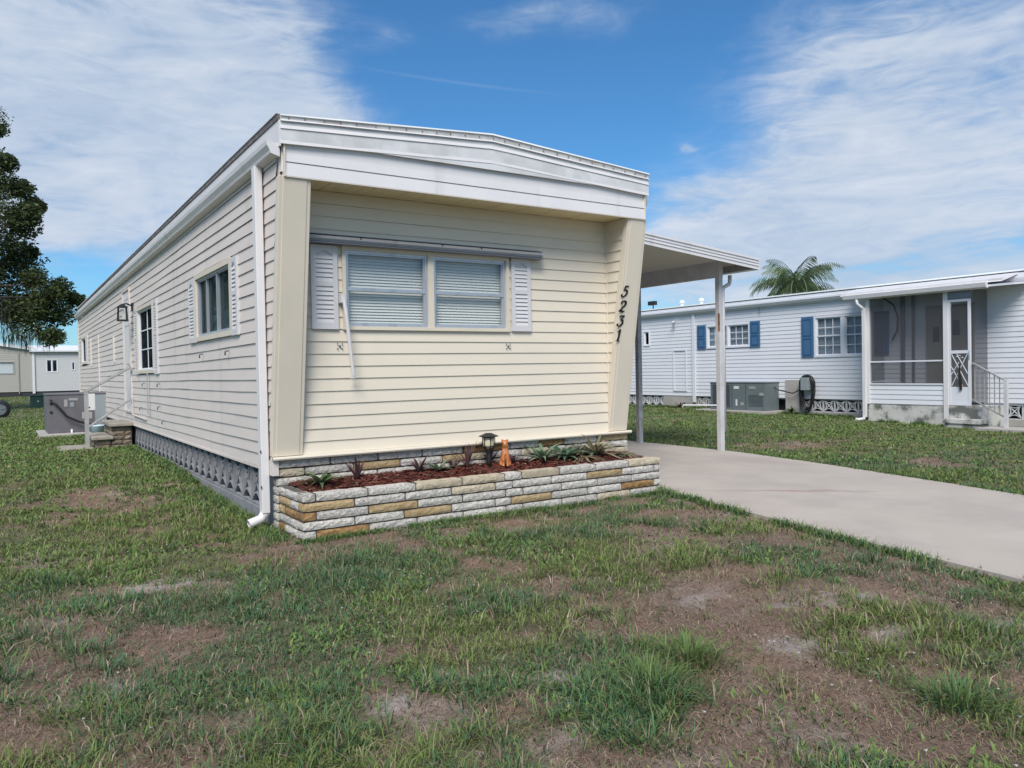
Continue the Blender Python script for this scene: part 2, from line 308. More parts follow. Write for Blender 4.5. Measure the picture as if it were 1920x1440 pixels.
FRONT = pl((0, 0, 0), (1, 0, 0), (0, -1, 0))
LEFT = pl((0, 0, 0), (0, 1, 0), (-1, 0, 0))

def boards(F, z0, z1, h, u0, u1, m, parent, holes=(), wav=.002, seg=.5, name='siding_board', out=.012, joined=None, zfun=None):
    """lap siding: u0/u1 are functions of z or numbers; holes=(ua,ub,za,zb). One object per board piece, or all joined."""
    fu0 = u0 if callable(u0) else (lambda z: u0); fu1 = u1 if callable(u1) else (lambda z: u1)
    J = MB() if joined else None; k = 0; z = z0
    rr = random.Random(len(name) * 7 + int(z0 * 1000))
    while z < z1 - .01:
        zt = min(z + h, z1)
        zm = (z + zt) / 2
        cuts = []
        for (a, b, c, d) in holes:
            if zt > c + .002 and z < d - .002: cuts.append((a, b, max(z, c), min(zt, d)))
        # spans: full height where no hole; above / below remnants beside the opening edges
        spans = []; cur = None
        cuts.sort()
        pos = None
        segs = [(fu0, fu1)]
        for (a, b, c, d) in cuts:
            new = []
            for (s, e) in segs:
                if a > s(zm) and b < e(zm): new += [(s, (lambda q, a=a: a)), ((lambda q, b=b: b), e)]
                elif a <= s(zm) and b > s(zm) and b < e(zm): new.append(((lambda q, b=b: b), e))
                elif b >= e(zm) and a < e(zm) and a > s(zm): new.append((s, (lambda q, a=a: a)))
                elif a <= s(zm) and b >= e(zm): pass
                else: new.append((s, e))
            segs = new
            if c > z + .02: spans.append(((lambda q, a=a: a), (lambda q, b=b: b), z, c))
            if d < zt - .02: spans.append(((lambda q, a=a: a), (lambda q, b=b: b), d, zt))
        spans += [(s, e, z, zt) for s, e in segs]
        for (s, e, za, zb) in spans:
            L = e(za) - s(za)
            if L < .01 and e(zb) - s(zb) < .01: continue
            n = max(1, int(L / seg)); B = J if J is not None else MB(); o = len(B.v)
            for i in range(n + 1):
                t = i / n; ub = lerp(s(za), e(za), t); ut = lerp(s(zb), e(zb), t)
                dz = (math.sin(ub * 1.7 + k * 1.3) + math.sin(ub * .61 + k)) * wav * .5 + rr.uniform(-wav, wav) * .25
                dw = rr.uniform(-wav, wav) * .35
                zz = zfun(ub) if zfun else 0
                zzt = zfun(ut) if zfun else 0
                f = (za - z) / h
                B.v += [tuple(F(ut, zb + zzt + .002, .002)), tuple(F(ub, za + dz + zz, out + dw)), tuple(F(ub, za + dz + zz + .003, .001))]
            for i in range(n):
                a = o + i * 3; B.f += [(a, a + 1, a + 4, a + 3), (a + 1, a + 2, a + 5, a + 4)]
            if J is None: B.build(name, m, parent)
        z += h; k += 1
    if J is not None:
        ob = J.build(joined, m, parent); ob['kind'] = 'stuff'; return ob
def framebox(F, B, u0, u1, z0, z1, w, d0, d1):
    """rectangular ring of width w between offsets d0 and d1"""
    for (a, b, c, d) in ((u0, u1, z0, z0 + w), (u0, u1, z1 - w, z1), (u0, u0 + w, z0 + w, z1 - w), (u1 - w, u1, z0 + w, z1 - w)):
        fbox(F, B, a, b, c, d, d0, d1)
    return B
def fbox(F, B, u0, u1, z0, z1, d0, d1):
    P = [F(u, z, d) for d in (d0, d1) for u, z in ((u0, z0), (u1, z0), (u1, z1), (u0, z1))]
    B.add(P, [(0, 3, 2, 1), (4, 5, 6, 7), (0, 1, 5, 4), (1, 2, 6, 5), (2, 3, 7, 6), (3, 0, 4, 7)]); return B
def window(F, parent, u0, u1, z0, z1, casing='trimcream', cw=.04, sash='alu', panes=1, mull=.05, rail=None, muntin=None, blind='blind', glass='glass', cd=.03, depth=.09):
    """a window with casing, sashes, glass and what hangs behind; returned object is the window part"""
    c = framebox(F, MB(), u0, u1, z0, z1, cw, -.05, cd).build('window', casing, parent)
    a0, a1, b0, b1 = u0 + cw, u1 - cw, z0 + cw * .9, z1 - cw * .9
    W = (a1 - a0 - mull * (panes - 1)) / panes
    for i in range(panes):
        x0 = a0 + i * (W + mull); x1 = x0 + W
        if i: fbox(F, MB(), x0 - mull, x0, z0 + cw, z1 - cw, -.05, cd - .004).build('mullion', casing, c)
        s = framebox(F, MB(), x0, x1, b0, b1, .022, -.03, .008)
        framebox(F, s, x0 + .022, x1 - .022, b0 + .022, b1 - .022, .012, -.034, -.004)
        if rail: fbox(F, s, x0 + .022, x1 - .022, rail - .014, rail + .014, -.028, .003)
        s.build('sash', sash, c)
        g0, g1, h0, h1 = x0 + .03, x1 - .03, b0 + .03, b1 - .03
        zz = [h0, rail, h1] if rail else [h0, h1]
        for a, b in zip(zz, zz[1:]):
            fbox(F, MB(), g0, g1, a, b, -.027, -.023).build('pane', glass, c)
        if muntin:
            mb = MB(); nx, nz = muntin
            for k in range(1, nx): q = lerp(g0, g1, k / nx); fbox(F, mb, q - .008, q + .008, h0, h1, -.022, -.012)
            for k in range(1, nz):
                q = lerp(h0, h1, k / nz)
                if rail and abs(q - rail) < .03: continue
                fbox(F, mb, g0, g1, q - .008, q + .008, -.0215, -.0125)
            mb.build('muntin', 'nbwhite', c)
        if blind == 'blind':
            mb = MB(); q = h0
            while q < h1 - .005:
                sag = .0
                mb.add([F(g0 - .02, q + .004, -.062), F(g1 + .02, q + .004, -.062), F(g1 + .02, q + .0285, -.074), F(g0 - .02, q + .0285, -.074)], [(0, 1, 2, 3)]); q += .025
            o = mb.build('blind', 'blind', c)
        elif blind:
            mb = MB(); n = 24
            P = []
            for k in range(n + 1): q = lerp(g0 - .02, g1 + .02, k / n); w = -.07 + .008 * math.sin(k * 2.1); P += [F(q, h0 - .02, w), F(q, h1 + .02, w)]
            mb.add(P, [(2 * k, 2 * k + 2, 2 * k + 3, 2 * k + 1) for k in range(n)]); mb.build('curtain', blind, c)
    # back of the opening
    fbox(F, MB(), u0 + .005, u1 - .005, z0 + .005, z1 - .005, -.13, -.12).build('reveal', 'interior', c)
    return c
def shutter(F, parent, u0, u1, z0, z1, m='shutter', louvers=True, proud=.03):
    w = u1 - u0; fr = .04 if w > .2 else .03
    B = MB(); fbox(F, B, u0, u1, z0, z1, .004, proud - .0125)
    fbox(F, B, u0, u0 + fr, z0, z1, proud - .012, proud); fbox(F, B, u1 - fr, u1, z0, z1, proud - .012, proud)
    zm = lerp(z0, z1, .54)
    for a, b in ((z0, z0 + .055), (z1 - .045, z1), (zm - .02, zm + .02)): fbox(F, B, u0 + fr, u1 - fr, a, b, proud - .012, proud)
    n = 10; pts = []                        # cathedral arch in the top panel
    for k in range(n):
        a = u0 + fr + (w - 2 * fr) * k / n; b = u0 + fr + (w - 2 * fr) * (k + 1) / n
        q = .03 * (1 - math.cos((k + .5) / n * 2 * math.pi)) / 2
        fbox(F, B, a, b, z1 - .045 - .03 + q, z1 - .045, proud - .012, proud - .001)
    s = B.build('shutter', m, parent)
    if louvers:
        base = None
        for a, b in ((z0 + .055, zm - .02), (zm + .02, z1 - .075)):
            k = max(1, round((b - a) / .036)); h = (b - a) / k
            for i in range(k):
                z = a + i * h; P = [F(u0 + fr, z, proud - .001), F(u1 - fr, z, proud - .001), F(u1 - fr, z + h * .9, proud - .011), F(u0 + fr, z + h * .9, proud - .011), F(u0 + fr, z, proud - .0122), F(u1 - fr, z, proud - .0122)]
                if base is None:
                    base = MB().add(P, [(0, 1, 2, 3), (0, 4, 5, 1)]).build('louver', m, s); bz = z
                else: inst(base, 'louver', s, loc=(0, 0, z - bz))
    return s
def breeze(mname):
    """pierced decorative concrete block, .30 x .30 in (x, z), 0.09 deep along +y"""
    B = MB(); S = .30; w = .014
    def strip(pts, w, d0=0.0, d1=.038):
        for (p, q) in zip(pts, pts[1:]):
            dx, dz = q[0] - p[0], q[1] - p[1]; l = math.hypot(dx, dz); nx, nz = -dz / l * w / 2, dx / l * w / 2
            B.extr([(p[0] - nx, d0, p[1] - nz), (q[0] - nx, d0, q[1] - nz), (q[0] + nx, d0, q[1] + nz), (p[0] + nx, d0, p[1] + nz)], (0, d1 - d0, 0))
    e = w / 2
    strip([(0, e), (S, e)], w); strip([(0, S - e), (S, S - e)], w); strip([(e, w), (e, S - w)], w); strip([(S - e, w), (S - e, S - w)], w)
    strip([(.01, .01), (S - .01, S - .01)], .016, .003, .035); strip([(.01, S - .01), (S - .01, .01)], .016, .006, .033)
    n = 6
    for k in range(4):                      # petals bulging from each side toward the centre
        pts = []
        for i in range(n + 1):
            t = i / n; a = t * S; b = .085 * math.sin(math.pi * t)
            pts.append([(a, b), (S - b, a), (S - a, S - b), (b, S - a)][k])
        strip(pts, .014, .001, .036)
    return B.mesh('breeze_block', mname)
def blockrow(mesh, parent, start, dirv, n, step, z, name='screen_block', scale=1):
    ang = math.atan2(dirv[1], dirv[0])
    for i in range(n):
        o = bpy.data.objects.new(name, mesh); COL.objects.link(o); o.parent = parent
        o.location = (start[0] + dirv[0] * step * i, start[1] + dirv[1] * step * i, z); o.rotation_euler = (0, 0, ang); o.scale = (step / .301, 1, scale)

# ------------------------------------------------------------------ noise for ground
def vnoise(x, y, seed=0):
    xi = np.floor(x).astype(np.int64); yi = np.floor(y).astype(np.int64); xf = x - xi; yf = y - yi
    def h(a, b):
        n = (a * 374761393 + b * 668265263 + seed * 1274126177) & 0xffffffff; n = ((n ^ (n >> 13)) * 1103515245) & 0xffffffff; return ((n ^ (n >> 16)) & 0xffff) / 65535.0
    u = xf * xf * (3 - 2 * xf); v = yf * yf * (3 - 2 * yf)
    return (h(xi, yi) * (1 - u) + h(xi + 1, yi) * u) * (1 - v) + (h(xi, yi + 1) * (1 - u) + h(xi + 1, yi + 1) * u) * v
def fbm(x, y, s, seed=0, o=4):
    r = 0; a = .5; t = 0
    for i in range(o): r = r + a * vnoise(x / s * 2 ** i + 17.3 * i, y / s * 2 ** i - 9.1 * i, seed + i); t += a; a *= .5
    return r / t
def sstep(a, b, x): t = np.clip((x - a) / (b - a), 0, 1); return t * t * (3 - 2 * t)
BARE = [(-0.89,2.00,0.84,1.21),(-1.54,-0.09,0.34,0.32),(-0.94,-1.36,0.35,0.31),(-1.62,-2.76,0.25,0.23),(-1.72,-3.01,0.19,0.29),(-1.13,-2.44,0.15,0.19),(-0.67,-3.50,0.10,0.12),(-0.62,-3.59,0.12,0.09),(0.63,-1.77,0.14,0.21),(1.69,-0.92,0.22,0.34),(0.83,-2.69,0.18,0.21),(1.62,-3.29,0.31,0.27),(1.56,-3.68,0.16,0.14),(1.02,-3.64,0.15,0.12),(0.14,-3.68,0.15,0.14),(1.52,-4.23,0.14,0.15),(0.47,-4.48,0.42,0.22),(1.25,-4.52,0.20,0.18),(2.18,-4.30,0.15,0.28),(-0.80,-3.81,0.12,0.11),(-0.03,-4.36,0.10,0.11),(0.65,-4.75,0.25,0.25),(2.02,-3.73,0.17,0.16),(-0.47,-3.05,0.12,0.13),(2.08,-2.11,0.22,0.21),(3.00,-1.53,0.17,0.20),(8.59,1.51,1.53,0.44),(7.84,0.12,0.40,0.27),(7.73,-1.02,0.60,0.29),(-1.74,-2.55,0.09,0.38)]
SAND = [(-0.90,-3.34,.16,.10),(-1.47,-2.86,.15,.10),(1.48,-3.62,.18,.07),(1.85,-3.75,.16,.08),(1.56,-4.20,.16,.11),(1.93,-4.45,.2,.1),(.08,-3.70,.12,.08),(-.64,-3.56,.09,.07),(1.3,-3.25,.15,.08),(-1.0,-1.2,.25,.15),(-1.5,0,.3,.2),(1.1,-4.05,.15,.08),(-.25,-4.1,.12,.07)]
def ell(x, y, L):
    r = np.zeros_like(x)
    for (a, b, c, d) in L: r = np.maximum(r, np.exp(-(((x - a) / c) ** 2 + ((y - b) / d) ** 2) * .9))
    return r
def bare(x, y):
    """0 = thick grass, 1 = bare soil and dead thatch"""
    wx = x + (fbm(x, y, .3, 5, 5) - .5) * .75; wy = y + (fbm(x, y, .3, 9, 5) - .5) * .75
    p = ell(wx, wy, BARE)
    n = fbm(x, y, .9, 31); n2 = fbm(x, y, .28, 77, 3)
    right = sstep(-.2, 1.6, x - (y + 4) * .15) * sstep(-.4, -2.2, y) * sstep(-7, -5.2, y + 0)
    n3 = fbm(x, y, .11, 177, 2)
    b = p * .86 + (n - .5) * 1.3 + (n2 - .5) * 1.5 + (n3 - .5) * .9 + .31 + .10 * right
    b = b - .30 * sstep(4.5, 7, x) - .25 * sstep(-1.2, .3, y) * (x < 4.5)
    return np.clip(sstep(.34, .78, b), 0, 1)
def gz(x, y):
    l = .11 * sstep(.6, 4.5, y) * sstep(3.0, .5, x) * sstep(34, 18, y) + (.05 * sstep(4, 9, y) - .05 * sstep(5, 2, y)) * sstep(8, 12, x) * sstep(24, 14, np.abs(y - 4))
    m = (fbm(x, y, 1.1, 3) - .5) * .035 + (fbm(x, y, .25, 4, 2) - .5) * .02
    return l + m * sstep(80, 30, np.hypot(x, y)) + .0
# driveway outline (world metres)
NEAR = [(3.68, 12), (3.68, .2), (3.6, -.6), (3.38, -1.5), (3.2, -2.3), (3.06, -3.0), (2.93, -3.6), (2.83, -4.15), (2.6, -5.5), (2.3, -8), (2.0, -12)]
FAR = [(6.78, 12), (6.78, 3.2), (6.74, 1.2), (6.45, -.3), (6.03, -1.9), (5.74, -2.9), (5.45, -4.2), (5.0, -6.2), (4.7, -8), (4.4, -12)]
_ny = np.array([p[1] for p in NEAR][::-1]); _nx = np.array([p[0] for p in NEAR][::-1]); _fy = np.array([p[1] for p in FAR][::-1]); _fx = np.array([p[0] for p in FAR][::-1])
def ondrive(x, y, pad=0.0):
    return (x > np.interp(y, _ny, _nx) + pad) & (x < np.interp(y, _fy, _fx) - pad) & (y > -12) & (y < 12)

# ------------------------------------------------------------------ ground
def axis(lo, a, b, hi, step, g=1.12):
    r = list(np.arange(a, b, step)); x = b; s = step
    while x < hi: r.append(x); s *= g; x += s
    r.append(hi); x = a - step; s = step; l = []
    while x > lo: l.append(x); s *= g; x -= s
    l.append(lo); return np.array(l[::-1] + r)
gx = axis(-900, -3.2, 6.0, 900, .045, 1.07); gy = axis(-900, -6.0, 2.5, 900, .045, 1.06)
X, Y = np.meshgrid(gx, gy); Zg = gz(X, Y)
drv = ondrive(X, Y, .05)
Zg = np.where(drv, -.06, Zg)
hs = (X > .15) & (X < 3.5) & (Y > .1) & (Y < 17); Zg = np.where(hs, -.05, Zg)
pz = (X > .08) & (X < 3.52) & (Y > -.56) & (Y < .1); Zg = np.where(pz, -.03, Zg)
me = bpy.data.meshes.new('ground'); nv = X.size; me.vertices.add(nv)
me.vertices.foreach_set('co', np.stack([X, Y, Zg], -1).astype(np.float32).ravel())
ny_, nx_ = X.shape; i0 = (np.arange(ny_ - 1)[:, None] * nx_ + np.arange(nx_ - 1)[None]).ravel()
F4 = np.stack([i0, i0 + 1, i0 + nx_ + 1, i0 + nx_], -1).astype(np.int32)
me.loops.add(F4.size); me.loops.foreach_set('vertex_index', F4.ravel()); me.polygons.add(len(F4)); me.polygons.foreach_set('loop_start', np.arange(0, F4.size, 4, dtype=np.int32)); me.update()
B_ = bare(X, Y); sandn = np.clip((ell(X + (fbm(X, Y, .14, 15) - .5) * .35, Y + (fbm(X, Y, .14, 16) - .5) * .35, SAND) * 1.2 + (fbm(X, Y, .1, 19) - .5) * 1.1 - .06), 0, 1) + sstep(.62, .8, fbm(X, Y, .5, 91)) * B_ * .5
sandn = np.clip(sandn, 0, 1)[..., None]
thatch = np.array([.255, .168, .120]); soil = np.array([.155, .110, .090]); sand = np.array([.38, .33, .31]); green = np.array([.065, .085, .038])
mixn = fbm(X, Y, .4, 21)[..., None]
bcol = thatch * mixn + soil * (1 - mixn); bcol = bcol * (1 - sandn * .85) + sand * sandn * .85
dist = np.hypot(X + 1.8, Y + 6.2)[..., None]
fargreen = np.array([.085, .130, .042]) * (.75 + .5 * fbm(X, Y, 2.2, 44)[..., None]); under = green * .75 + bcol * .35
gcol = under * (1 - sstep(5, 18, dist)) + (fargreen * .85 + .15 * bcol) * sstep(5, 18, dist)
colr = bcol * B_[..., None] + gcol * (1 - B_[..., None])
at = me.color_attributes.new('Col', 'FLOAT_COLOR', 'POINT'); at.data.foreach_set('color', np.concatenate([colr, np.ones_like(colr[..., :1])], -1).astype(np.float32).ravel())
me.materials.append(M['soil']); me.polygons.foreach_set('use_smooth', np.ones(len(F4), bool))
go = bpy.data.objects.new('ground', me); COL.objects.link(go); tag(go, 'patchy lawn soil with dead thatch and pale sand', kind='structure')

# driveway slab
def resample(P, n):
    P = np.array(P); ys = np.linspace(P[0, 1], P[-1, 1], n); return [(float(np.interp(-y, -P[:, 1], P[:, 0])), float(y)) for y in ys]
nr = resample(NEAR, 60); fr_ = resample(FAR, 60); mb = MB()
o0 = 0
for (a, b) in zip(nr, fr_):
    j = random.uniform(-.012, .012); mb.v += [(a[0] + j, a[1], -.08), (a[0] + j, a[1], .024), (b[0], b[1], .024), (b[0], b[1], -.08)]
for i in range(59):
    q = i * 4; mb.f += [(q + k, q + k + 1, q + k + 5, q + k + 4) for k in range(3)]
mb.f += [(0, 1, 2, 3), (236, 239, 238, 237)]
tag(mb.build('driveway', 'drive'), 'pale concrete driveway curving past the carport posts', kind='structure')

# ------------------------------------------------------------------ MAIN HOME
W = 3.66; L_ = 17.36; H0 = .566; ZS = 2.704
home = thing('mobile_home', 'cream vinyl sided mobile home with white roof fascia, numbered 5231, behind the stone planter', 'house')
def yf(z): return -.35 * (z - H0) / (2.704 - H0)     # slanted front edge of the wing walls
def sag(y): return -.072 * max(0, y) / L_ if y > 0 else 0
# inner solid body
mb = MB(); mb.box((.16, .16, .30), (W - .03, L_ - .15, 2.78)); mb.build('wall', 'interior', home)
mb = MB(); mb.box((W - .03, .0, .3), (W, L_, 2.9)); mb.box((.0, L_ - .15, .3), (W, L_ - .001, 2.8)); mb.build('wall', 'side', home)
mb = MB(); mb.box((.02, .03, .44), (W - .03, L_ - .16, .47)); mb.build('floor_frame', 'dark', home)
# front wall boards
WIN = (.598, 2.235, 1.572, 2.262)
boards(FRONT, H0 - .004, ZS, .1016, .235, W - .215, 'cream', home, holes=[WIN], wav=.0022)
# side wall boards
SW1 = (1.09, 2.63, 1.575, 2.275); SW2 = (5.38, 6.83, 1.265, 2.25); SD = (7.62, 8.40, .66, 2.63); SW3 = (15.2, 16.42, 1.557, 2.242)
boards(LEFT, .462, 2.80, .1016, lambda z: max(-9, yf(z)) + .055 if z > H0 else .055, L_ - .02, 'side', home, holes=[SW1, SW2, SD, SW3], wav=.006, seg=.45, zfun=lambda u: sag(u) * .7)
# right wing inner face
FR_IN = pl((W - .215, 0, 0), (0, 1, 0), (-1, 0, 0))
boards(FR_IN, H0 - .004, ZS, .1016, yf, -.001, 'cream', home, wav=.001, seg=.3)
MB().tube([(W - .222, -.014, H0), (W - .222, -.014, ZS)], .009, 6).build('corner_bead', 'cream', home)
# slanted wing posts
for (x0, x1) in ((-.012, .234), (W - .234, W + .008)):
    mb = MB(); z0, z1 = H0, 2.692
    for (a, b, d) in ((x0, x1, 0), (x0 + .03, x1 - .03, .006)):
        P = [(a, yf(z0) - .022 - d, z0), (a, yf(z0) + .05, z0), (a, yf(z1) + .05, z1), (a, yf(z1) - .022 - d, z1)]
        mb.extr(P, (b - a, 0, 0))
    mb.build('corner_post', 'trimcream', home, bevel=.004)
mb = MB(); mb.extr([(W - .2, yf(H0) + .03, H0), (W - .2, .0, H0), (W - .2, 0, 2.9), (W - .2, yf(2.9) + .03, 2.9)], (.2, 0, 0)); mb.build('wing_wall', 'side', home)
mb = MB(); mb.extr([(.004, yf(H0) + .03, H0), (.004, .15, H0), (.004, .15, 2.88), (.004, yf(2.88) + .03, 2.88)], (.2, 0, 0)); mb.build('wing_wall', 'side', home)
# bottom trim bar
mb = MB(); mb.box((-.02, -.07, H0 - .028), (W + .025, -.001, H0 - .004)); mb.tube([(-.02, -.07, H0 - .014), (W + .025, -.07, H0 - .014)], .0155, 8); mb.build('bottom_trim', 'cream', home, smooth=False)
mb = MB(); mb.box((-.02, -.05, .42), (.03, .06, H0 - .03)); mb.box((-.018, .06, .442), (-.001, L_, .461)); mb.build('bottom_trim', 'side', home)
# soffit panels
sp = None
for i in range(34):
    x = .234 + i * .0945
    if x + .09 > W - .2: break
    if sp is None: sp = MB().box((x, -.36, ZS - .004), (x + .0905, -.002, ZS + .008)).build('soffit_panel', 'soffit', home); sx = x
    else: inst(sp, 'soffit_panel', home, loc=(x - sx, 0, random.uniform(-.0015, .0015)))
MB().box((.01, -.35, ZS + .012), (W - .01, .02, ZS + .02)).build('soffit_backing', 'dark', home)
# header fascia
mb = MB(); mb.extr([(.012, -.36, ZS + .02), (W - .012, -.36, ZS + .02), (W - .012, -.36, 2.9), (W - .012, -.36, 3.06), (1.84, -.36, 3.17), (.012, -.36, 3.06)], (0, .5, 0)); mb.build('header_box', 'white', home)
def ridge(x, zl, zr, zm, xl=0.0, xr=W, xm=1.84): return zl + (zm - zl) * (x - xl) / (xm - xl) if x < xm else zm + (zr - zm) * (x - xm) / (xr - xm)
mb = MB(); mb.extr([(.03, -.362, 2.690), (.03, -.388, 2.690), (.03, -.378, 2.792), (.03, -.362, 2.797)], (W - .06, 0, 0)); mb.build('fascia_board', 'white', home)
mb = MB(); mb.extr([(.03, -.362, 2.797), (.03, -.384, 2.797), (.03, -.379, 2.86), (.03, -.362, 2.86)], (W - .06, 0, 0)); mb.build('fascia_board', 'white', home)
mb = MB(); mb.extr([(.03, -.376, 2.86), (W - .03, -.376, 2.86), (W - .03, -.376, 2.95), (1.84, -.376, 3.04), (.03, -.376, 2.95)], (0, .014, 0)); mb.build('fascia_board', 'white', home)
MB().box((.03, -.387, 2.683), (W - .03, -.355, 2.689)).build('fascia_lip', 'cream', home)
mb = MB()
for a in (.022, W - .034): mb.box((a, -.392, 2.684), (a + .012, -.34, 2.93))
mb.build('fascia_corner', 'trimcream', home)
XL, XR, XM = -.002, 3.668, 1.84
def band(zl, zm, zr, tl, tm, tr, yb, yt, name, m):
    for (xa, xb, za, zb, ta, tb) in ((XL, XM - .0015, zl, zm, tl, tm), (XM + .0015, XR, zm, zr, tm, tr)):
        n = 7; B = MB()
        for i in range(n + 1):
            t = i / n; x = lerp(xa, xb, t); z = lerp(za, zb, t) + random.uniform(-.0012, .0012); q = lerp(ta, tb, t)
            B.v += [(x, yt, q), (x, yb + random.uniform(-.001, .001), z), (x, -.362, z + .004), (x, -.362, q)]
        for i in range(n):
            a = i * 4; B.f += [(a + k, a + (k + 1) % 4, a + 4 + (k + 1) % 4, a + 4 + k) for k in range(4)]
        B.f += [(0, 1, 2, 3), (4 * n, 4 * n + 3, 4 * n + 2, 4 * n + 1)]; B.build(name, m, home)
band(2.918, 3.006, 2.921, 3.034, 3.132, 3.03, -.408, -.392, 'fascia_board', 'white')
band(3.030, 3.130, 3.026, 3.088, 3.196, 3.082, -.412, -.396, 'fascia_board', 'white')
band(3.084, 3.190, 3.078, 3.094, 3.201, 3.089, -.42, -.415, 'drip_edge', 'white')
band(3.092, 3.199, 3.087, 3.122, 3.250, 3.130, -.405, -.41, 'gravel_stop', 'whitedirty')
band(3.120, 3.248, 3.128, 3.131, 3.260, 3.139, -.42, -.42, 'drip_edge', 'nbroof')
s = None
for k in range(27):
    x = .06 + k * .137
    z = ridge(x, 3.106, 3.106, 3.224)
    if s is None: s = MB().tube([(x, -.418, z), (x, -.405, z)], .005, 6).build('roof_screw', 'rust', home); x_0, z_0 = x, z
    else: inst(s, 'roof_screw', home, loc=(x - x_0 + random.uniform(-.015, .015), 0, z - z_0))
# roof sheet + side fascia + dark roof edge
mb = MB()
for yy in (-.405, 0, 4, 8, 12, L_ + .05):
    for x, z in ((XL, 3.125), (XM, 3.252), (XR, 3.133)): mb.v.append((x, yy, z + sag(yy) * 1.35))
    for x, z in ((XL, 2.95), (XM, 2.95), (XR, 2.95)): mb.v.append((x, yy, z + sag(yy) * 1.35))
for i in range(5):
    a = i * 6; mb.f += [(a, a + 1, a + 7, a + 6), (a + 1, a + 2, a + 8, a + 7)]
mb.f += [(0, 1, 4, 3), (1, 2, 5, 4), (30, 33, 34, 31), (31, 34, 35, 32)]
roof = mb.build('roof', 'roofg', home)
def sideband(x, z0, z1, w, m, name, y0=-.40):
    B = MB()
    ys = np.linspace(y0, L_ + .05, 24)
    for yy in ys:
        j = random.uniform(-.002, .002); g = sag(yy)
        B.v += [(x, yy, z0 + g + j), (x - w, yy, z0 + g + j), (x - w, yy, z1 + g * 1.35 + j), (x, yy, z1 + g * 1.35 + j)]
    for i in range(23):
        a = i * 4; B.f += [(a + k, a + (k + 1) % 4, a + 4 + (k + 1) % 4, a + 4 + k) for k in range(4)]
    B.f += [(0, 1, 2, 3), (92, 95, 94, 93)]; return B.build(name, m, home)
sideband(0, 2.90, 3.092, .014, 'white', 'side_fascia')
sideband(.0, 3.094, 3.132, .022, 'roofedge', 'roof_edge')
sideband(.0, 3.133, 3.139, .03, 'roofg', 'roof_lip')
sideband(.0, 2.805, 2.826, .012, 'side', 'frieze_trim', y0=-.30)
# gutter, K profile
prof = [(-.002, 2.925), (-.002, 2.828), (-.070, 2.848), (-.076, 2.868), (-.096, 2.905), (-.100, 2.936), (-.088, 2.937), (-.084, 2.915), (-.066, 2.875), (-.06, 2.858), (-.010, 2.84), (-.010, 2.925)]
B = MB(); n = len(prof); ys = np.linspace(-.372, L_ + .02, 26)
for yy in ys:
    for x, z in prof: B.v.append((x + random.uniform(-.001, .001), yy, z + sag(yy)))
for i in range(len(ys) - 1):
    for k in range(n): a = i * n; B.f.append((a + k, a + (k + 1) % n, a + n + (k + 1) % n, a + n + k))
gut = B.build('gutter', 'white', home)
MB().extr([(x, -.374, z) for x, z in prof[:6]], (0, .004, 0)).build('end_cap', 'white', gut)
MB().extr([(W + .01 + x * 1, -.33, z) for x, z in ((0, 2.93), (0, 2.85), (.05, 2.845), (.066, 2.93))], (0, 14, 0)).build('gutter', 'white', home)
# downspout with kicked-out foot
def spout(cx, cy, z0, z1, w, d, m, parent, toe, name='downspout', kick=.13):
    B = MB(); B.box((cx - d / 2, cy - w / 2, z0), (cx + d / 2, cy + w / 2, z1))
    o = B.build(name, m, parent, bevel=.006)
    tx, ty = toe; pts = [(cx, cy, z0 + .03), (cx, cy, z0 - .0), (cx + tx * .25 * kick, cy + ty * .25 * kick, z0 - .045), (cx + tx * kick, cy + ty * kick, z0 - .075)]
    MB().tube(pts, [w * .42, w * .44, w * .43, w * .46], 10, cap=False).build('elbow', m, o, smooth=True)
    return o
dsp = spout(-.052, .07, .12, 2.84, .085, .062, 'white', home, (-1, -.1))
for z in (.32, .6): MB().box((-.09, .02, z), (-.084, .03, z + .02)).build('strap_screw', 'dark', dsp)
# windows
w1 = window(FRONT, home, *WIN, cw=.03, panes=2, mull=.055, rail=1.912, blind='blind')
for i in range(2): pass
window(LEFT, home, *SW1, cw=.05, sash='alu', panes=1, blind='curtaind', glass='glasss')
fbox(LEFT, MB(), 1.70, 1.735, 1.60, 2.25, -.03, .005).build('meeting_stile', 'alu', home); fbox(LEFT, MB(), 2.18, 2.20, 1.60, 2.25, -.03, .0).build('meeting_stile', 'alu', home)
window(LEFT, home, *SW2, cw=.05, sash='nbwhite', panes=1, muntin=(2, 3), blind='curtaind', glass='glassd')
window(LEFT, home, *SW3, cw=.05, sash='nbwhite', panes=1, blind=None, glass='glassd')
shutter(FRONT, home, .332, .556, 1.575, 2.257); shutter(FRONT, home, 2.262, 2.48, 1.578, 2.266)
shutter(LEFT, home, .87, 1.08, 1.57, 2.262); shutter(LEFT, home, 2.66, 2.95, 1.57, 2.25)
shutter(LEFT, home, 5.06, 5.33, 1.25, 2.245); shutter(LEFT, home, 6.85, 7.1, 1.255, 2.26)
shutter(LEFT, home, 14.85, 15.15, 1.55, 2.25)
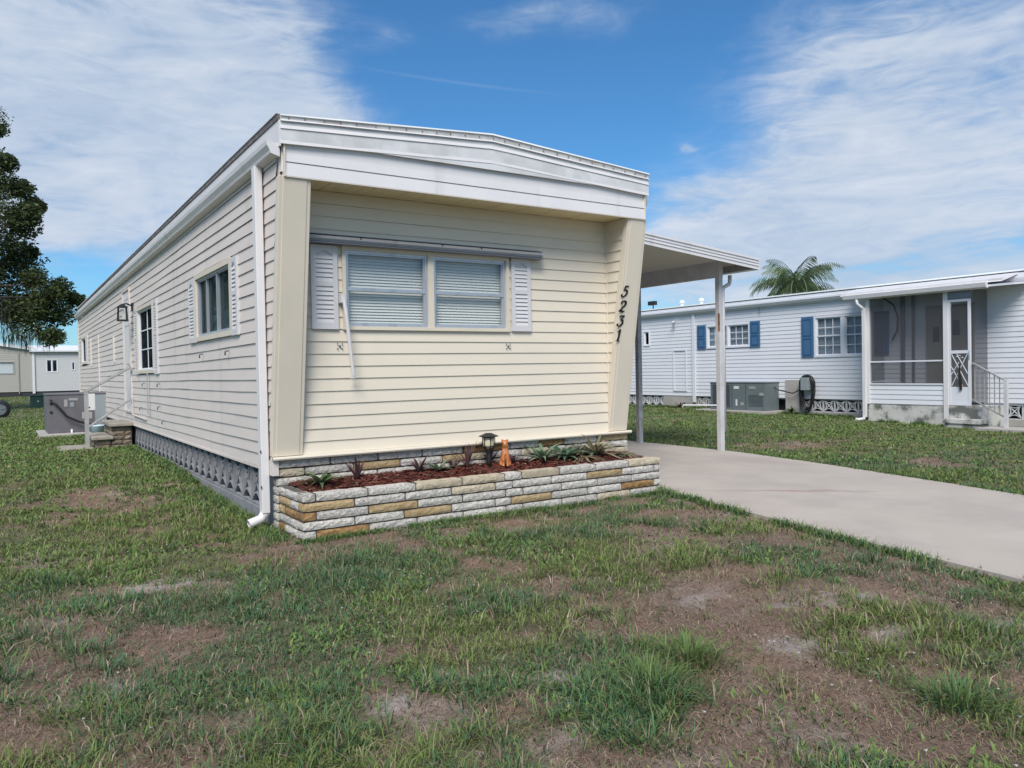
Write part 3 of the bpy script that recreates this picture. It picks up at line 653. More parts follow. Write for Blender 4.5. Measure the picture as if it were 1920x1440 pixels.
# rolled-up aluminium awning over the front window
aw = MB()
aw.extr([(.298, -.02, 2.338), (.298, -.085, 2.325), (.298, -.10, 2.300), (.298, -.085, 2.276), (.298, -.02, 2.27)], (2.275, 0, 0)); awn = aw.build('awning', 'alu', home)
MB().box((.298, -.104, 2.293), (2.573, -.099, 2.300)).build('awning_rib', 'darkalu', awn)
MB().box((.298, -.112, 2.262), (2.585, -.02, 2.268)).build('awning_rib', 'darkalu', awn)
MB().box((.298, -.06, 2.339), (2.573, -.018, 2.345)).build('awning_rib', 'darkalu', awn)
MB().tube([(2.573, -.06, 2.303), (2.592, -.06, 2.303)], .042, 10).build('awning_cap', 'alu', awn)
for x in (.74, 1.5, 1.9): MB().tube([(x, -.1, 2.32), (x, -.09, 2.318)], .006, 6).build('awning_screw', 'dark', awn)
mb = MB(); mb.tube([(.585, -.075, 1.835), (.600, -.085, 1.70), (.648, -.095, 1.20), (.655, -.09, 1.172)], [.016, .017, .013, .014], 8); mb.bar((.62, -.09, 1.175), (.68, -.09, 1.18), .014)
mb.bar((.572, -.05, 1.79), (.572, -.05, 1.86), .022, .06); mb.build('awning_arm', 'shutter', awn)
for x, z in ((.567, 1.437), (2.22, 1.437)):
    mb = MB()
    for dx, dz in ((-.02, -.02), (.02, -.02), (-.02, .02), (.02, .02), (0, 0)): mb.tube([(x + dx, -.012, z + dz), (x + dx, -.024, z + dz)], .005 if dx else .009, 6)
    mb.build('awning_bracket', 'darkalu', home)
# awning arms and stray hooks on the side wall
MB().bar((-.04, 5.85, .68), (-.04, 5.86, 1.27), .018).build('awning_arm', 'alu', home)
for y, z in ((1.25, 1.42), (2.35, 1.42), (5.0, 1.1), (6.3, 1.1), (5.0, .80), (4.7, .62), (6.6, .74)):
    MB().tube([(-.015, y, z + .02), (-.05, y, z + .01), (-.045, y + .02, z - .02)], .008, 5).build('awning_bracket', 'darkalu', home)
MB().box((-.03, 12.38, .47), (-.002, 12.45, 2.12)).build('wall_trim', 'side', home)
MB().box((-.035, 9.74, 1.5), (-.002, 9.82, 1.98)).build('wall_trim', 'side', home)
MB().box((-.035, 14.0, 1.5), (-.002, 14.08, 2.1)).build('wall_trim', 'side', home)
MB().box((-.022, L_ - .10, .46), (0, L_, 2.75)).build('corner_trim', 'side', home)
MB().tube([(-.03, 7.45, .90), (-.03, 7.47, .62), (-.03, 6.2, .60)], .012, 6).build('conduit', 'side', home)
# door
mb = MB(); fbox(LEFT, mb, 7.64, 8.38, .66, 2.62, -.04, .012); dr = mb.build('door', 'white', home)
framebox(LEFT, MB(), 7.60, 8.42, .64, 2.65, .03, -.04, .03).build('door_frame', 'side', dr)
framebox(LEFT, MB(), 7.74, 8.28, 2.05, 2.50, .02, .008, .016).build('door_panel', 'whitedirty', dr)
MB().bar((-.03, 7.72, 1.42), (-.03, 7.86, 1.42), .03).build('handle', 'alu', dr)
# breeze block skirting, footing
bm_main = breeze('block')
blockrow(bm_main, home, (0.03, 8.0 + .301 * 0, 0), (0, -1), 26, .301, .108, scale=1.17)
blockrow(bm_main, home, (0.03, 17.2, 0), (0, -1), 28, .301, .108, scale=1.17)
MB().box((.01, .2, -.05), (.16, L_, .102)).build('footing', 'block', home)
mb = MB(); mb.box((.13, .12, .14), (.15, L_ - .2, .47)); mb.build('crawlspace_dark', 'dark', home)  # dark sheet behind the blocks, painted for the shade of the crawlspace
mb = MB(); mb.box((.03, .03, -.05), (.10, .22, .53)); mb.build('pier', 'block', home)
# house numbers 5 2 3 1
DIG = {'5': [([(.62, 1.0), (.30, .97), (.24, .60)], [.10, .13, .08]), ([(.24, .60), (.40, .66), (.58, .56), (.62, .36), (.50, .12), (.28, .0), (.10, .05), (.06, .16), (.14, .2)], [.06, .09, .13, .15, .13, .09, .08, .10, .10])],
       '2': [([(.16, .74), (.12, .86), (.26, .99), (.46, .99), (.60, .84), (.54, .62), (.30, .32), (.08, .06)], [.11, .10, .08, .10, .15, .14, .11, .07]), ([(.08, .06), (.28, .12), (.46, .02), (.62, .10)], [.08, .12, .12, .05])],
       '3': [([(.14, .88), (.30, .97), (.60, .97), (.36, .62)], [.09, .11, .08, .06]), ([(.36, .62), (.54, .56), (.60, .34), (.48, .10), (.26, .0), (.10, .06), (.08, .18), (.16, .2)], [.07, .12, .15, .13, .09, .08, .11, .09])],
       '1': [([(.18, .84), (.40, 1.0), (.38, .05)], [.06, .10, .15]), ([(.20, .02), (.56, .02)], [.05, .05])]}
for ch, zt, zb in (('5', 2.037, 1.916), ('2', 1.893, 1.765), ('3', 1.748, 1.622), ('1', 1.606, 1.474)):
    h = zt - zb; B = MB(); xc = 3.440 + (zb - 1.6) * .07
    for pts, ws in DIG[ch]:
        # refine polyline
        for i in range(len(pts) - 1):
            for s_ in range(3):
                t0, t1 = s_ / 3, (s_ + 1) / 3
                def P(t): return (lerp(pts[i][0], pts[i + 1][0], t), lerp(pts[i][1], pts[i + 1][1], t)), lerp(ws[i], ws[i + 1], t)
                (p, wp), (q, wq) = P(t0), P(t1)
                l = math.hypot(q[0] - p[0], q[1] - p[1]) or 1; dx, dz = (q[0] - p[0]) / l, (q[1] - p[1]) / l
                p = (p[0] - dx * .02, p[1] - dz * .02); q = (q[0] + dx * .03, q[1] + dz * .03)
                C = [(p[0] - dz * wp * .55, p[1] + dx * wp * .55), (p[0] + dz * wp * .55, p[1] - dx * wp * .55), (q[0] + dz * wq * .55, q[1] - dx * wq * .55), (q[0] - dz * wq * .55, q[1] + dx * wq * .55)]
                B.extr([(xc + (c[0] - .36 + (c[1] - .5) * .18) * h * .98, yf(zb + c[1] * h) - .036, zb + (c[1] * .86 + .07) * h) for c in C], (0, .009, 0))
    tag(B.build('house_number', 'black', home), 'black numeral ' + ch)
# wall lantern by the door
LANT = thing('wall_lantern', 'black box lantern on the side wall beside the white side door', 'lamp', (0, 7.3, 2.3))
mb = MB(); mb.box((-.03, 7.24, 2.25), (-.012, 7.36, 2.37)); mb.tube([(-.03, 7.3, 2.33), (-.10, 7.3, 2.36), (-.16, 7.3, 2.345)], .012, 6); mb.build('bracket', 'black', LANT)
mb = MB(); c = (-.16, 7.3)
for sx_, sy_ in ((-1, -1), (1, -1), (1, 1), (-1, 1)): mb.bar((c[0] + sx_ * .055, c[1] + sy_ * .055, 2.30), (c[0] + sx_ * .065, c[1] + sy_ * .065, 2.10), .014)
mb.box((c[0] - .075, c[1] - .075, 2.085), (c[0] + .075, c[1] + .075, 2.105)); mb.box((c[0] - .07, c[1] - .07, 2.295), (c[0] + .07, c[1] + .07, 2.312)); mb.lathe([(.07, .312), (.03, .345), (.0, .35)], (c[0], c[1], 2.0), 8); mb.build('cage', 'black', LANT)
mb = MB(); mb.box((c[0] - .055, c[1] - .055, 2.11), (c[0] + .055, c[1] + .055, 2.29)); mb.build('pane', 'glass', LANT)
MB().tube([(c[0], c[1], 2.27), (c[0], c[1], 2.21)], .02, 8).build('bulb', 'pvc', LANT)
off(LANT, LANT.location)

# ------------------------------------------------------------------ split stones
def stone_mesh(lx, ly, lz, seed, front=.016, sides=(0, 0)):
    """x length, y depth (front face at y=0 looking to -y), z height; rough front face, chamfered edges"""
    rr = random.Random(seed); nx = max(3, int(lx / .032)); nz = 3; B = MB(); V = {}
    for i in range(nx + 1):
        for k in range(nz + 1):
            x = lx * i / nx; z = lz * k / nz; e = (i in (0, nx)) + (k in (0, nz))
            y = .004 - (front * rr.uniform(.35, .8) if e == 0 else (front * rr.uniform(-.05, .2)))
            x += 0 if i in (0, nx) else rr.uniform(-.012, .012); z += 0 if k in (0, nz) else rr.uniform(-.005, .005)
            if e == 2: x += .003 * (1 if i == 0 else -1); z += .003 * (1 if k == 0 else -1)
            if k in (0, nz): z += rr.uniform(-.0016, .0016)
            V[i, k] = len(B.v); B.v.append((x, y, z))
    for i in range(nx):
        for k in range(nz): B.f.append((V[i, k], V[i + 1, k], V[i + 1, k + 1], V[i, k + 1]))
    rim = [V[i, 0] for i in range(nx + 1)] + [V[nx, k] for k in range(1, nz + 1)] + [V[i, nz] for i in range(nx - 1, -1, -1)] + [V[0, k] for k in range(nz - 1, 0, -1)]
    o = len(B.v); B.v += [(B.v[r][0], ly, B.v[r][2]) for r in rim]; n = len(rim)
    B.f += [(rim[i], o + i, o + (i + 1) % n, rim[(i + 1) % n]) for i in range(n)]; B.f.append(tuple(range(o, o + n)))
    return B
def lay(parent, rows, y, zb, h, depth, name='stone', gap=.012, end=None):
    sd_ = int(1000 * (zb + 3) + 100 * abs(y))
    for r, (xs, cols) in enumerate(rows):
        z = zb - r * h
        for i in range(len(xs) - 1):
            lx = xs[i + 1] - xs[i] - gap; sd_ += 1
            if lx < .02: continue
            f = .003 if cols[i] == 'P' else .011
            m = {'W': 'st_w', 'G': 'st_g', 'T': 'st_t', 'B': 'st_b', 'P': 'st_t'}[cols[i]]
            o = stone_mesh(lx, depth, h - gap, sd_, front=f).build(name, m, parent)
            o.location = (xs[i] + gap / 2, y + random.uniform(-.003, .003), z + gap / 2)
ROWS = [([.02,.126,.534,.936,1.357,1.77,1.943,2.348,2.761,3.157,3.571], 'WWWTTWPWWT'),
        ([.02,.425,.844,1.255,1.673,1.845,2.254,2.657,3.076,3.48,3.571], 'GWWTWWWGWW'),
        ([.02,.127,.536,.952,1.357,1.775,1.952,2.364,2.774,3.191,3.571], 'BWGWWWWWWW'),
        ([.02,.424,.832,1.252,1.67,1.83,2.254,2.661,3.066,3.477,3.571], 'WWGWWGWWBW'),
        ([.02,.126,.538,.943,1.361,1.776,1.949,2.364,2.771,3.173,3.571], 'WBWWWWWWTW')]
BACK = [([.02,.456,.874,1.291,1.701,2.122,2.207,2.545,2.844,3.258,3.673], 'WWWWBTWBWG'),
        ([.02,.245,.656,1.079,1.489,1.75,2.0,2.331,2.75,2.864,3.013,3.272,3.673], 'TWGWGTWTWWWW'),
        ([.02,.451,.868,1.506,1.75,1.935,2.152,2.457,2.748,3.011,3.27,3.673], 'WWWWWTWWWWT'),
        ([.02,.45,.86,1.3,1.7,2.1,2.5,2.9,3.3,3.673], 'WWTWWWTWW'), ([.02,.25,.65,1.1,1.5,1.9,2.3,2.7,3.1,3.5,3.673], 'WWTWWWWWWW'), ([.02,.45,.86,1.3,1.7,2.1,2.5,2.9,3.3,3.673], 'TWWWBWTWW'), ([.02,.25,.65,1.1,1.5,1.9,2.3,2.7,3.1,3.5,3.673], 'WWTWWWWWWW'), ([.02,.45,.86,1.3,1.7,2.1,2.5,2.9,3.3,3.673], 'TWWWBWTWW')]
PH = .0688
MB().box((.055, .02, -.05), (W - .02, .12, H0 - .03)).build('skirt_core', 'mortar', home)
lay(home, BACK, -.035, .538 - PH, PH, .06, name='veneer_stone')
for r in range(8):      # short return of the veneer on the left end
    o = stone_mesh(.145, .03, PH - .012, 900 + r, front=.012).build('veneer_stone', 'st_w' if r != 1 else 'st_t', home); o.rotation_euler = (0, 0, R(-90)); o.location = (.022, .115, .538 - PH * (r + 1) + .0035)
PLN = thing('stone_planter', 'long low planter of split white and gold stone with red mulch, against the cream home', 'planter', (1.8, -.33, 0))
lay(PLN, ROWS, -.62, .344 - PH, PH, .10)
for r in range(5):      # left end wall
    z = .344 - PH * (r + 1) + .0035
    ys = [(-.50, .30), (-.193, .145)] if r % 2 == 0 else [(-.51, .17), (-.333, .285)]
    cs = ['st_w', 'st_w'] if r in (0, 3) else [['st_w', 'st_w'], ['st_w', 'st_g'], ['st_b', 'st_g'], ['st_w', 'st_w'], ['st_w', 'st_b']][r]
    for (y, l), c_ in zip(ys, cs):
        o = stone_mesh(l, .09, PH - .012, 700 + r * 7 + int(l * 100), front=.014).build('stone', c_, PLN); o.rotation_euler = (0, 0, R(-90)); o.location = (.022, y + l - .0, z)
    for j, (y, l) in enumerate([(-.515, .24), (-.27, .22)]):     # right end wall
        o = stone_mesh(l, .09, PH - .012, 800 + r * 7 + j, front=.014).build('stone', 'st_w' if (r + j) % 3 else 'st_t', PLN); o.rotation_euler = (0, 0, R(90)); o.location = (3.568, y, z)
mb = MB(); mb.box((.034, -.606, -.05), (3.558, -.53, .336)); mb.box((.034, -.53, -.05), (.10, -.04, .336)); mb.box((3.49, -.53, -.05), (3.556, -.04, .336)); mb.build('mortar_core', 'mortar', PLN)
off(PLN, PLN.location)
for c_ in PLN.children:
    pass

# generic coloured mesh
def cmesh(name, V, F, C, m, parent=None):
    me = bpy.data.meshes.new(name); V = np.asarray(V, np.float32); me.vertices.add(len(V)); me.vertices.foreach_set('co', V.ravel())
    fl = np.concatenate([np.asarray(f, np.int32).ravel() for f in F]); ln = np.concatenate([np.full(len(f), np.asarray(f).shape[1], np.int32) for f in F])
    me.loops.add(len(fl)); me.loops.foreach_set('vertex_index', fl); me.polygons.add(len(ln)); me.polygons.foreach_set('loop_start', np.concatenate([[0], np.cumsum(ln)[:-1]]).astype(np.int32)); me.update()
    C = np.asarray(C, np.float32)
    if C.shape[1] == 3: C = np.concatenate([C, np.ones((len(C), 1), np.float32)], 1)
    at = me.color_attributes.new('Col', 'FLOAT_COLOR', 'POINT'); at.data.foreach_set('color', C.ravel())
    me.materials.append(M[m]); o = bpy.data.objects.new(name, me); COL.objects.link(o)
    if parent: o.parent = parent
    return o
def mulchz(x, y): return .325 + .035 * sstep(-.52, -.2, y) + (fbm(x, y, .15, 8) - .5) * .04
mx_ = np.linspace(.1, 3.49, 120); my_ = np.linspace(-.535, .02, 24); XX, YY = np.meshgrid(mx_, my_); ZZ = mulchz(XX, YY); i0 = (np.arange(23)[:, None] * 120 + np.arange(119)[None]).ravel()
V = np.stack([XX, YY, ZZ], -1).reshape(-1, 3); Fq = np.stack([i0, i0 + 1, i0 + 121, i0 + 120], -1)
nb_ = fbm(XX, YY, .08, 12).reshape(-1, 1); Cc = np.array([.13, .028, .018]) * nb_ * 1.6 + np.array([.03, .012, .01])
# loose bark chips
nchip = 4200; cx = RNG.uniform(.12, 3.47, nchip); cy = RNG.uniform(-.52, -.06, nchip); cz_ = mulchz(cx, cy) + RNG.uniform(0, .012, nchip)
an = RNG.uniform(0, 6.28, nchip); ln_ = RNG.uniform(.012, .035, nchip); wd_ = RNG.uniform(.003, .007, nchip); ti = RNG.uniform(-.35, .35, nchip)
d1 = np.stack([np.cos(an) * np.cos(ti), np.sin(an) * np.cos(ti), np.sin(ti)], -1) * ln_[:, None]; d2 = np.stack([-np.sin(an), np.cos(an), RNG.uniform(-.5, .5, nchip)], -1) * wd_[:, None]; cen = np.stack([cx, cy, cz_], -1)
cv = np.stack([cen - d1 - d2, cen + d1 - d2, cen + d1 + d2, cen - d1 + d2], 1).reshape(-1, 3)
red = np.array([[.165, .045, .034], [.11, .032, .026], [.065, .027, .022], [.20, .09, .065], [.27, .19, .13]]); cc_ = np.repeat(red[RNG.choice(5, nchip, p=[.34, .3, .2, .1, .06])], 4, 0)
mo = cmesh('mulch', np.concatenate([V, cv]), [np.concatenate([Fq, len(V) + np.arange(nchip * 4).reshape(-1, 4)])], np.concatenate([Cc, cc_]), 'mulch'); tag(mo, 'dark red bark mulch filling the stone planter', kind='stuff')

# ------------------------------------------------------------------ planter things
lamp = thing('solar_path_lamp', 'black lantern-shaped solar path lamp standing in the red mulch beside the orange cat', 'lamp', (1.87, -.20, .35))
c = (1.87, -.20); mb = MB(); mb.lathe([(.0, .652), (.03, .652), (.055, .64), (.088, .628), (.088, .622), (.0, .622)], (c[0], c[1], 0), 4 * 5); mb.build('cap', 'black', lamp)
mb = MB()
for k in range(6):
    a = k * math.pi / 3 + .3; q = (math.cos(a), math.sin(a)); mb.tube([(c[0] + q[0] * .058, c[1] + q[1] * .058, .625), (c[0] + q[0] * .056, c[1] + q[1] * .056, .535), (c[0] + q[0] * .025, c[1] + q[1] * .025, .505)], .004, 5)
for z, r in ((.618, .058), (.537, .057)): mb.tube([(c[0] + math.cos(t) * r, c[1] + math.sin(t) * r, z) for t in np.linspace(0, 2 * math.pi, 17)], .004, 5)
mb.build('cage', 'black', lamp)
MB().lathe([(0, .618), (.052, .618), (.05, .535), (.024, .51), (0, .51)], (c[0], c[1], 0), 16).build('lens', 'lampglass', lamp, smooth=True)
MB().lathe([(.0, .51), (.024, .508), (.018, .49), (.02, .45), (.026, .40), (.02, .34), (0, .33)], (c[0], c[1], 0), 12).build('stake', 'black', lamp, smooth=True)
off(lamp, lamp.location)
# orange cat statue: one continuous surface from skinned chains
def skin(name, nodes, edges, m, parent=None, sub=2):
    me = bpy.data.meshes.new(name); me.from_pydata([n_[:3] for n_ in nodes], edges, []); o = bpy.data.objects.new(name, me); COL.objects.link(o)
    o.modifiers.new('skin', 'SKIN')
    if not me.skin_vertices: me.skin_vertices.new() if hasattr(me.skin_vertices, 'new') else None
    for i, n_ in enumerate(nodes):
        r = n_[3]; me.skin_vertices[0].data[i].radius = (r, r) if not isinstance(r, tuple) else r
    me.skin_vertices[0].data[0].use_root = True
    ss = o.modifiers.new('sub', 'SUBSURF'); ss.levels = sub; ss.render_levels = sub
    me.materials.append(M[m])
    if parent: o.parent = parent
    return o
cat = thing('cat_statue', 'orange glazed cat statue sitting upright in the red mulch beside the path lamp', 'statue', (1.99, -.28, .345))
N_ = [(0, 0, .07, .042), (0, -.004, .13, .036), (0, -.010, .175, .022), (0, -.018, .205, .033), (0, -.046, .200, .016),
      (-.018, -.010, .236, .012), (-.023, -.008, .252, .003), (.018, -.010, .236, .012), (.023, -.008, .252, .003),
      (-.016, -.032, .11, .015), (-.017, -.040, .04, .011), (-.017, -.052, .006, .012), (.016, -.032, .11, .015), (.017, -.040, .04, .011), (.017, -.052, .006, .012),
      (-.030, .0, .035, .026), (-.034, -.03, .010, .014), (.030, .0, .035, .026), (.034, -.03, .010, .014),
      (0, .045, .02, .012), (.045, .045, .012, .010), (.06, .01, .012, .009)]
E_ = [(0, 1), (1, 2), (2, 3), (3, 4), (3, 5), (5, 6), (3, 7), (7, 8), (1, 9), (9, 10), (10, 11), (1, 12), (12, 13), (13, 14), (0, 15), (15, 16), (0, 17), (17, 18), (0, 19), (19, 20), (20, 21)]
co_ = skin('body', N_, E_, 'orange', cat); co_.rotation_euler = (0, 0, R(-28)); co_.scale = (1.1, 1.1, 1.0)
mb = MB()
for s_ in (-1, 1): mb.lathe([(0, .005), (.0045, 0), (0, -.005)], (s_ * .013, -.049, .216), 8)
mb.lathe([(0, .004), (.005, 0), (0, -.004)], (0, -.064, .203), 6)
eo = mb.build('eyes', 'black', cat); eo.rotation_euler = (0, 0, R(-28))

def rosette(name, label, x, y, z, n, ln, wd, lift, cols, group=None, curl=1.0, seed=0, cat_='plant', droop=.0):
    rr = np.random.default_rng(seed); root = thing(name, label, cat_, (x, y, z), group); n = int(n * 1.5)
    for i in range(n):
        a = i * 2.4 + rr.uniform(-.3, .3); l = 1.6 * ln * rr.uniform(.6, 1.1); e = np.radians(lift) * rr.uniform(.55, 1.25); e = min(e, 1.5); K = 7; V = []; 
        dr_ = droop if rr.random() < .5 else 0
        for k in range(K + 1):
            t = k / K; ang = e - curl * t * t * 1.1 - dr_ * t; 
            px = l * t * math.cos(e - curl * t * .5 - dr_ * t * .6); pz = l * t * math.sin(e - curl * t * .5 - dr_ * t * .6)
            w = wd * (1 - t ** 1.8) * (.55 + .9 * t * (1 - t) * 2)
            c0, s0 = math.cos(a), math.sin(a)
            for s_, dz in ((-1, .25), (0, 0), (1, .25)): V.append((px * c0 - s_ * w * 1.3 * s0, px * s0 + s_ * w * 1.3 * c0, max(-.01, pz) + dz * w))
        base = np.array(cols[rr.integers(len(cols))]) * rr.uniform(.7, 1.25)
        C = np.repeat([base * (1 + .3 * (k / K)) for k in range(K + 1)], 3, 0)
        F = [(k * 3 + j, k * 3 + j + 1, k * 3 + j + 4, k * 3 + j + 3) for k in range(K) for j in (0, 1)]
        cmesh('leaf', V, [np.array(F)], C, 'leafveg', root)
    return root
G1 = [(.13, .19, .12), (.17, .24, .16), (.22, .27, .19)]; G2 = [(.10, .14, .09), (.16, .18, .12), (.30, .26, .17), (.34, .27, .16)]; P1 = [(.12, .055, .07), (.08, .045, .055), (.13, .10, .09)]
mz = lambda x, y: float(mulchz(np.array([x]), np.array([y]))[0])
rosette('bromeliad', 'small green leafy plant in the left front corner of the planter', .27, -.33, mz(.27, -.33), 14, .17, .016, 45, [(.08, .14, .06), (.14, .18, .09)], seed=1)
rosette('purple_plant', 'upright purple-leaved plant with two pointed leaves, near the left end of the planter', .60, -.25, mz(.6, -.25), 6, .15, .014, 70, P1, seed=2, curl=.3)
rosette('purple_plant', 'dark purple plant clump in front of the gold veneer stone, left of the middle', 1.17, -.2, mz(1.17, -.2), 11, .13, .012, 55, P1, seed=3, curl=.5)
rosette('bromeliad', 'grey-green plant with spreading leaves, beside the purple clumps left of the lamp', 1.34, -.22, mz(1.34, -.22), 10, .16, .015, 45, G1, seed=4)
rosette('purple_plant', 'tall thin purple-stemmed plant just left of the solar lamp', 1.66, -.18, mz(1.66, -.18), 12, .17, .010, 78, P1, seed=5, curl=.3)
rosette('purple_plant', 'short purple tuft between the tall purple stem and the spreading grey-green plant', 1.50, -.2, mz(1.5, -.2), 10, .10, .010, 60, P1, seed=41, curl=.4)
rosette('purple_plant', 'low purple plant against the stone between lamp and cat', 1.93, -.12, mz(1.93, -.12), 8, .12, .010, 65, P1, seed=15, curl=.3)
rosette('purple_plant', 'low sprawling purple plant with pale flowers just right of the cat statue', 2.16, -.16, mz(2.16, -.16), 12, .13, .011, 40, P1 + [(.35, .3, .33)], seed=6, curl=.6)
rosette('bromeliad', 'first grey-green rosette to the right of the cat statue, with broad curled leaves', 2.46, -.20, mz(2.46, -.2), 15, .20, .019, 50, G1, seed=7)
rosette('bromeliad', 'grey-green rosette with one very broad dark leaf, second to the right of the cat', 2.72, -.2, mz(2.72, -.2), 15, .21, .024, 42, [(.07, .13, .08), (.13, .2, .13)], seed=8)
rosette('bromeliad', 'largest spiky rosette with dried tan lower leaves near the right end of the planter', 3.08, -.22, mz(3.08, -.22), 30, .27, .015, 52, G2, seed=9, droop=.7)
rosette('bromeliad', 'low dried tan rosette in front of the largest spiky plant', 2.86, -.30, mz(2.86, -.3), 18, .19, .012, 22, [(.32, .25, .16), (.2, .15, .1), (.14, .16, .1)], seed=10, droop=.4)
rosette('bromeliad', 'dried tan and green spiky plant between the two right-hand rosettes and the wall', 2.93, -.12, mz(2.93, -.12), 16, .17, .012, 55, G2, seed=31, droop=.5)
rosette('bromeliad', 'low sprawling green and tan plant at the right end of the planter', 3.36, -.32, mz(3.36, -.32), 22, .17, .011, 25, G2, seed=11)

# ------------------------------------------------------------------ CARPORT
CP = thing('carport', 'flat aluminium carport roof on slim posts over the driveway', 'carport', (5.2, 3, 0))
YF, YB = 1.05, 8.2
def cpz(x): return 3.0 - .094 * (x - 3.66) + .012
x0, x1 = 3.66, 7.08
mb = MB(); mb.extr([(x0, YF, cpz(x0) - .05), (x1, YF, cpz(x1) - .05), (x1, YF, cpz(x1)), (x0, YF, cpz(x0))], (0, YB - YF, 0)); mb.build('roof_panel', 'pan', CP)
mb = MB()   # front fascia with ribs
for (a, b, d) in ((-.145, .006, .0), (-.06, -.045, .008), (-.10, -.088, .008), (-.02, .008, .012)):
    mb.extr([(x0, YF - d, cpz(x0) + a), (x1, YF - d, cpz(x1) + a), (x1, YF - d, cpz(x1) + b), (x0, YF - d, cpz(x0) + b)], (0, -.012 - d * .2, 0))
mb.build('fascia', 'white', CP)
mb = MB(); mb.box((x1, YF - .014, cpz(x1) - .15), (x1 + .012, YB, cpz(x1) + .008)); mb.box((6.98, YF + .01, cpz(x1) - .15), (x1, YB, cpz(x1) - .142)); mb.build('gutter', 'white', CP)
MB().box((x0, YF - .02, cpz(x0) + .0), (x0, YF, cpz(x0))) 
for i in range(11):   # ceiling pans running across
    yy = YF + .15 + i * .64
    if yy > YB - .1: break
mb = MB(); mb.box((6.64, 1.36, 2.46), (6.72, YB - .05, 2.70)); mb.build('beam', 'postw', CP)
for (px, py, m) in ((6.68, 1.4, 'postw'), (6.665, 3.05, 'steel'), (6.665, 7.2, 'steel')):
    p_ = MB().box((px - .038, py - .038, .02), (px + .038, py + .038, 2.47)).build('post', m, CP, bevel=.004)
    if py == 1.4:
        MB().box((px - .041, py - .0395, 1.70), (px - .032, py - .012, 1.95)).build('rust_patch', 'rust', p_)
mb = MB(); mb.tube([(6.93, 1.42, 2.50), (6.93, 1.42, 2.41), (6.91, 1.42, 2.37), (6.84, 1.41, 2.345), (6.78, 1.40, 2.32), (6.757, 1.40, 2.27), (6.757, 1.40, .30)], .028, 10); mb.build('downspout', 'white', CP, smooth=True)
off(CP, CP.location)

# ------------------------------------------------------------------ NEIGHBOUR HOME (right)
NX = 14.4
NB = thing('mobile_home', 'long white mobile home with blue shutters and a screened porch, beyond the driveway', 'house', (NX, 4, 0))
NF = pl((NX, 0, 0), (0, 1, 0), (-1, 0, 0)); RH = .098
mb = MB(); mb.box((NX + .14, 1.6, .35), (NX + 4.2, 19, 2.75)); mb.box((NX + .02, -9, .35), (NX + 4.2, 1.6, 2.75)); mb.build('wall', 'nbwhite', NB)
NWIN = [(10.98, 11.24, 1.846, 2.297), (7.27, 8.75, 1.688, 2.325), (3.87, 5.38, 1.372, 2.345)]
DOORH = [(1.76, 2.70, .42, 2.36)]
boards(NF, .395, 2.66, RH, 3.2, 19, 'nbwhite', NB, holes=NWIN, wav=.002, seg=1.0, joined='siding')
boards(NF, .395, 2.66, RH, 1.5, 3.2, 'nbwhite', NB, holes=DOORH, wav=.002, seg=1.0, joined='siding')
boards(NF, .395, 2.66, RH, -9, 1.5, 'nbwhite', NB, wav=.002, seg=1.0, joined='siding')
window(NF, NB, *NWIN[0], casing='nbwhite', sash='nbwhite', blind=None, glass='glassd', cw=.03)
window(NF, NB, *NWIN[1], casing='nbwhite', sash='nbwhite', panes=2, muntin=(3, 3), blind='blind', cw=.045, glass='glassn')
window(NF, NB, *NWIN[2], casing='nbwhite', sash='nbwhite', panes=2, mull=.10, rail=1.876, muntin=(3, 4), blind='blind', cw=.045, glass='glassn')
def bshut(u0, u1, z0, z1):
    B = MB(); fbox(NF, B, u0, u1, z0, z1, .018, .04); s_ = B.build('shutter', 'blue', NB); zm = (z0 + z1) / 2
    for a, b in ((z0 + .05, zm - .03), (zm + .03, z1 - .05)):
        framebox(NF, MB(), u0 + .05, u1 - .05, a, b, .014, .038, .05).build('shutter_panel', 'blued', s_)
bshut(8.77, 9.08, 1.685, 2.335); bshut(6.95, 7.26, 1.685, 2.34); bshut(5.40, 5.72, 1.385, 2.34); bshut(3.52, 3.86, 1.385, 2.34)
# eave, fascia, gutter, roof
mb = MB(); mb.box((NX - .12, -9, 2.70), (NX - .05, 19, 2.865)); mb.box((NX - .05, -9, 2.66), (NX + .1, 19, 2.72)); mb.extr([(NX - .12, -9, 2.70), (NX - .16, -9, 2.76), (NX - .16, -9, 2.80), (NX - .12, -9, 2.80)], (0, 28, 0)); mb.build('fascia', 'nbwhite', NB)
MB().box((NX - .10, -9, 2.868), (NX + .0, 19, 2.895)).build('roof_edge', 'teal', NB)
mb = MB(); mb.extr([(NX - .12, -9, 2.897), (NX + 2.1, -9, 3.03), (NX + 4.3, -9, 2.897), (NX + 4.3, -9, 2.86), (NX + .05, -9, 2.86)], (0, 28, 0)); mb.extr([(NX - .125, -9, 2.897), (NX - .06, -9, 2.897), (NX - .06, -9, 2.925), (NX - .125, -9, 2.925)], (0, 28, 0)); mb.build('roof', 'nbroof', NB)
MB().box((NX - .05, 9.16, .22), (NX - .015, 9.26, 2.66)).build('wall_trim', 'nbwhite', NB)
framebox(NF, MB(), 9.5, 10.02, .52, 1.70, .035, .016, .032).build('access_panel', 'nbwhite', NB)
MB().tube([(NX - .02, 9.96, 2.51), (NX - .12, 9.9, 2.49), (NX - .16, 9.86, 2.44)], [.03, .03, .055], 8).build('floodlight', 'nbwhite', NB)
mb = MB(); mb.tube([(NX - .15, 6.9, 2.80), (NX - .05, 6.95, 2.62), (NX - .05, 6.95, 2.50)], .008, 5); mb.build('cable', 'darkalu', NB)
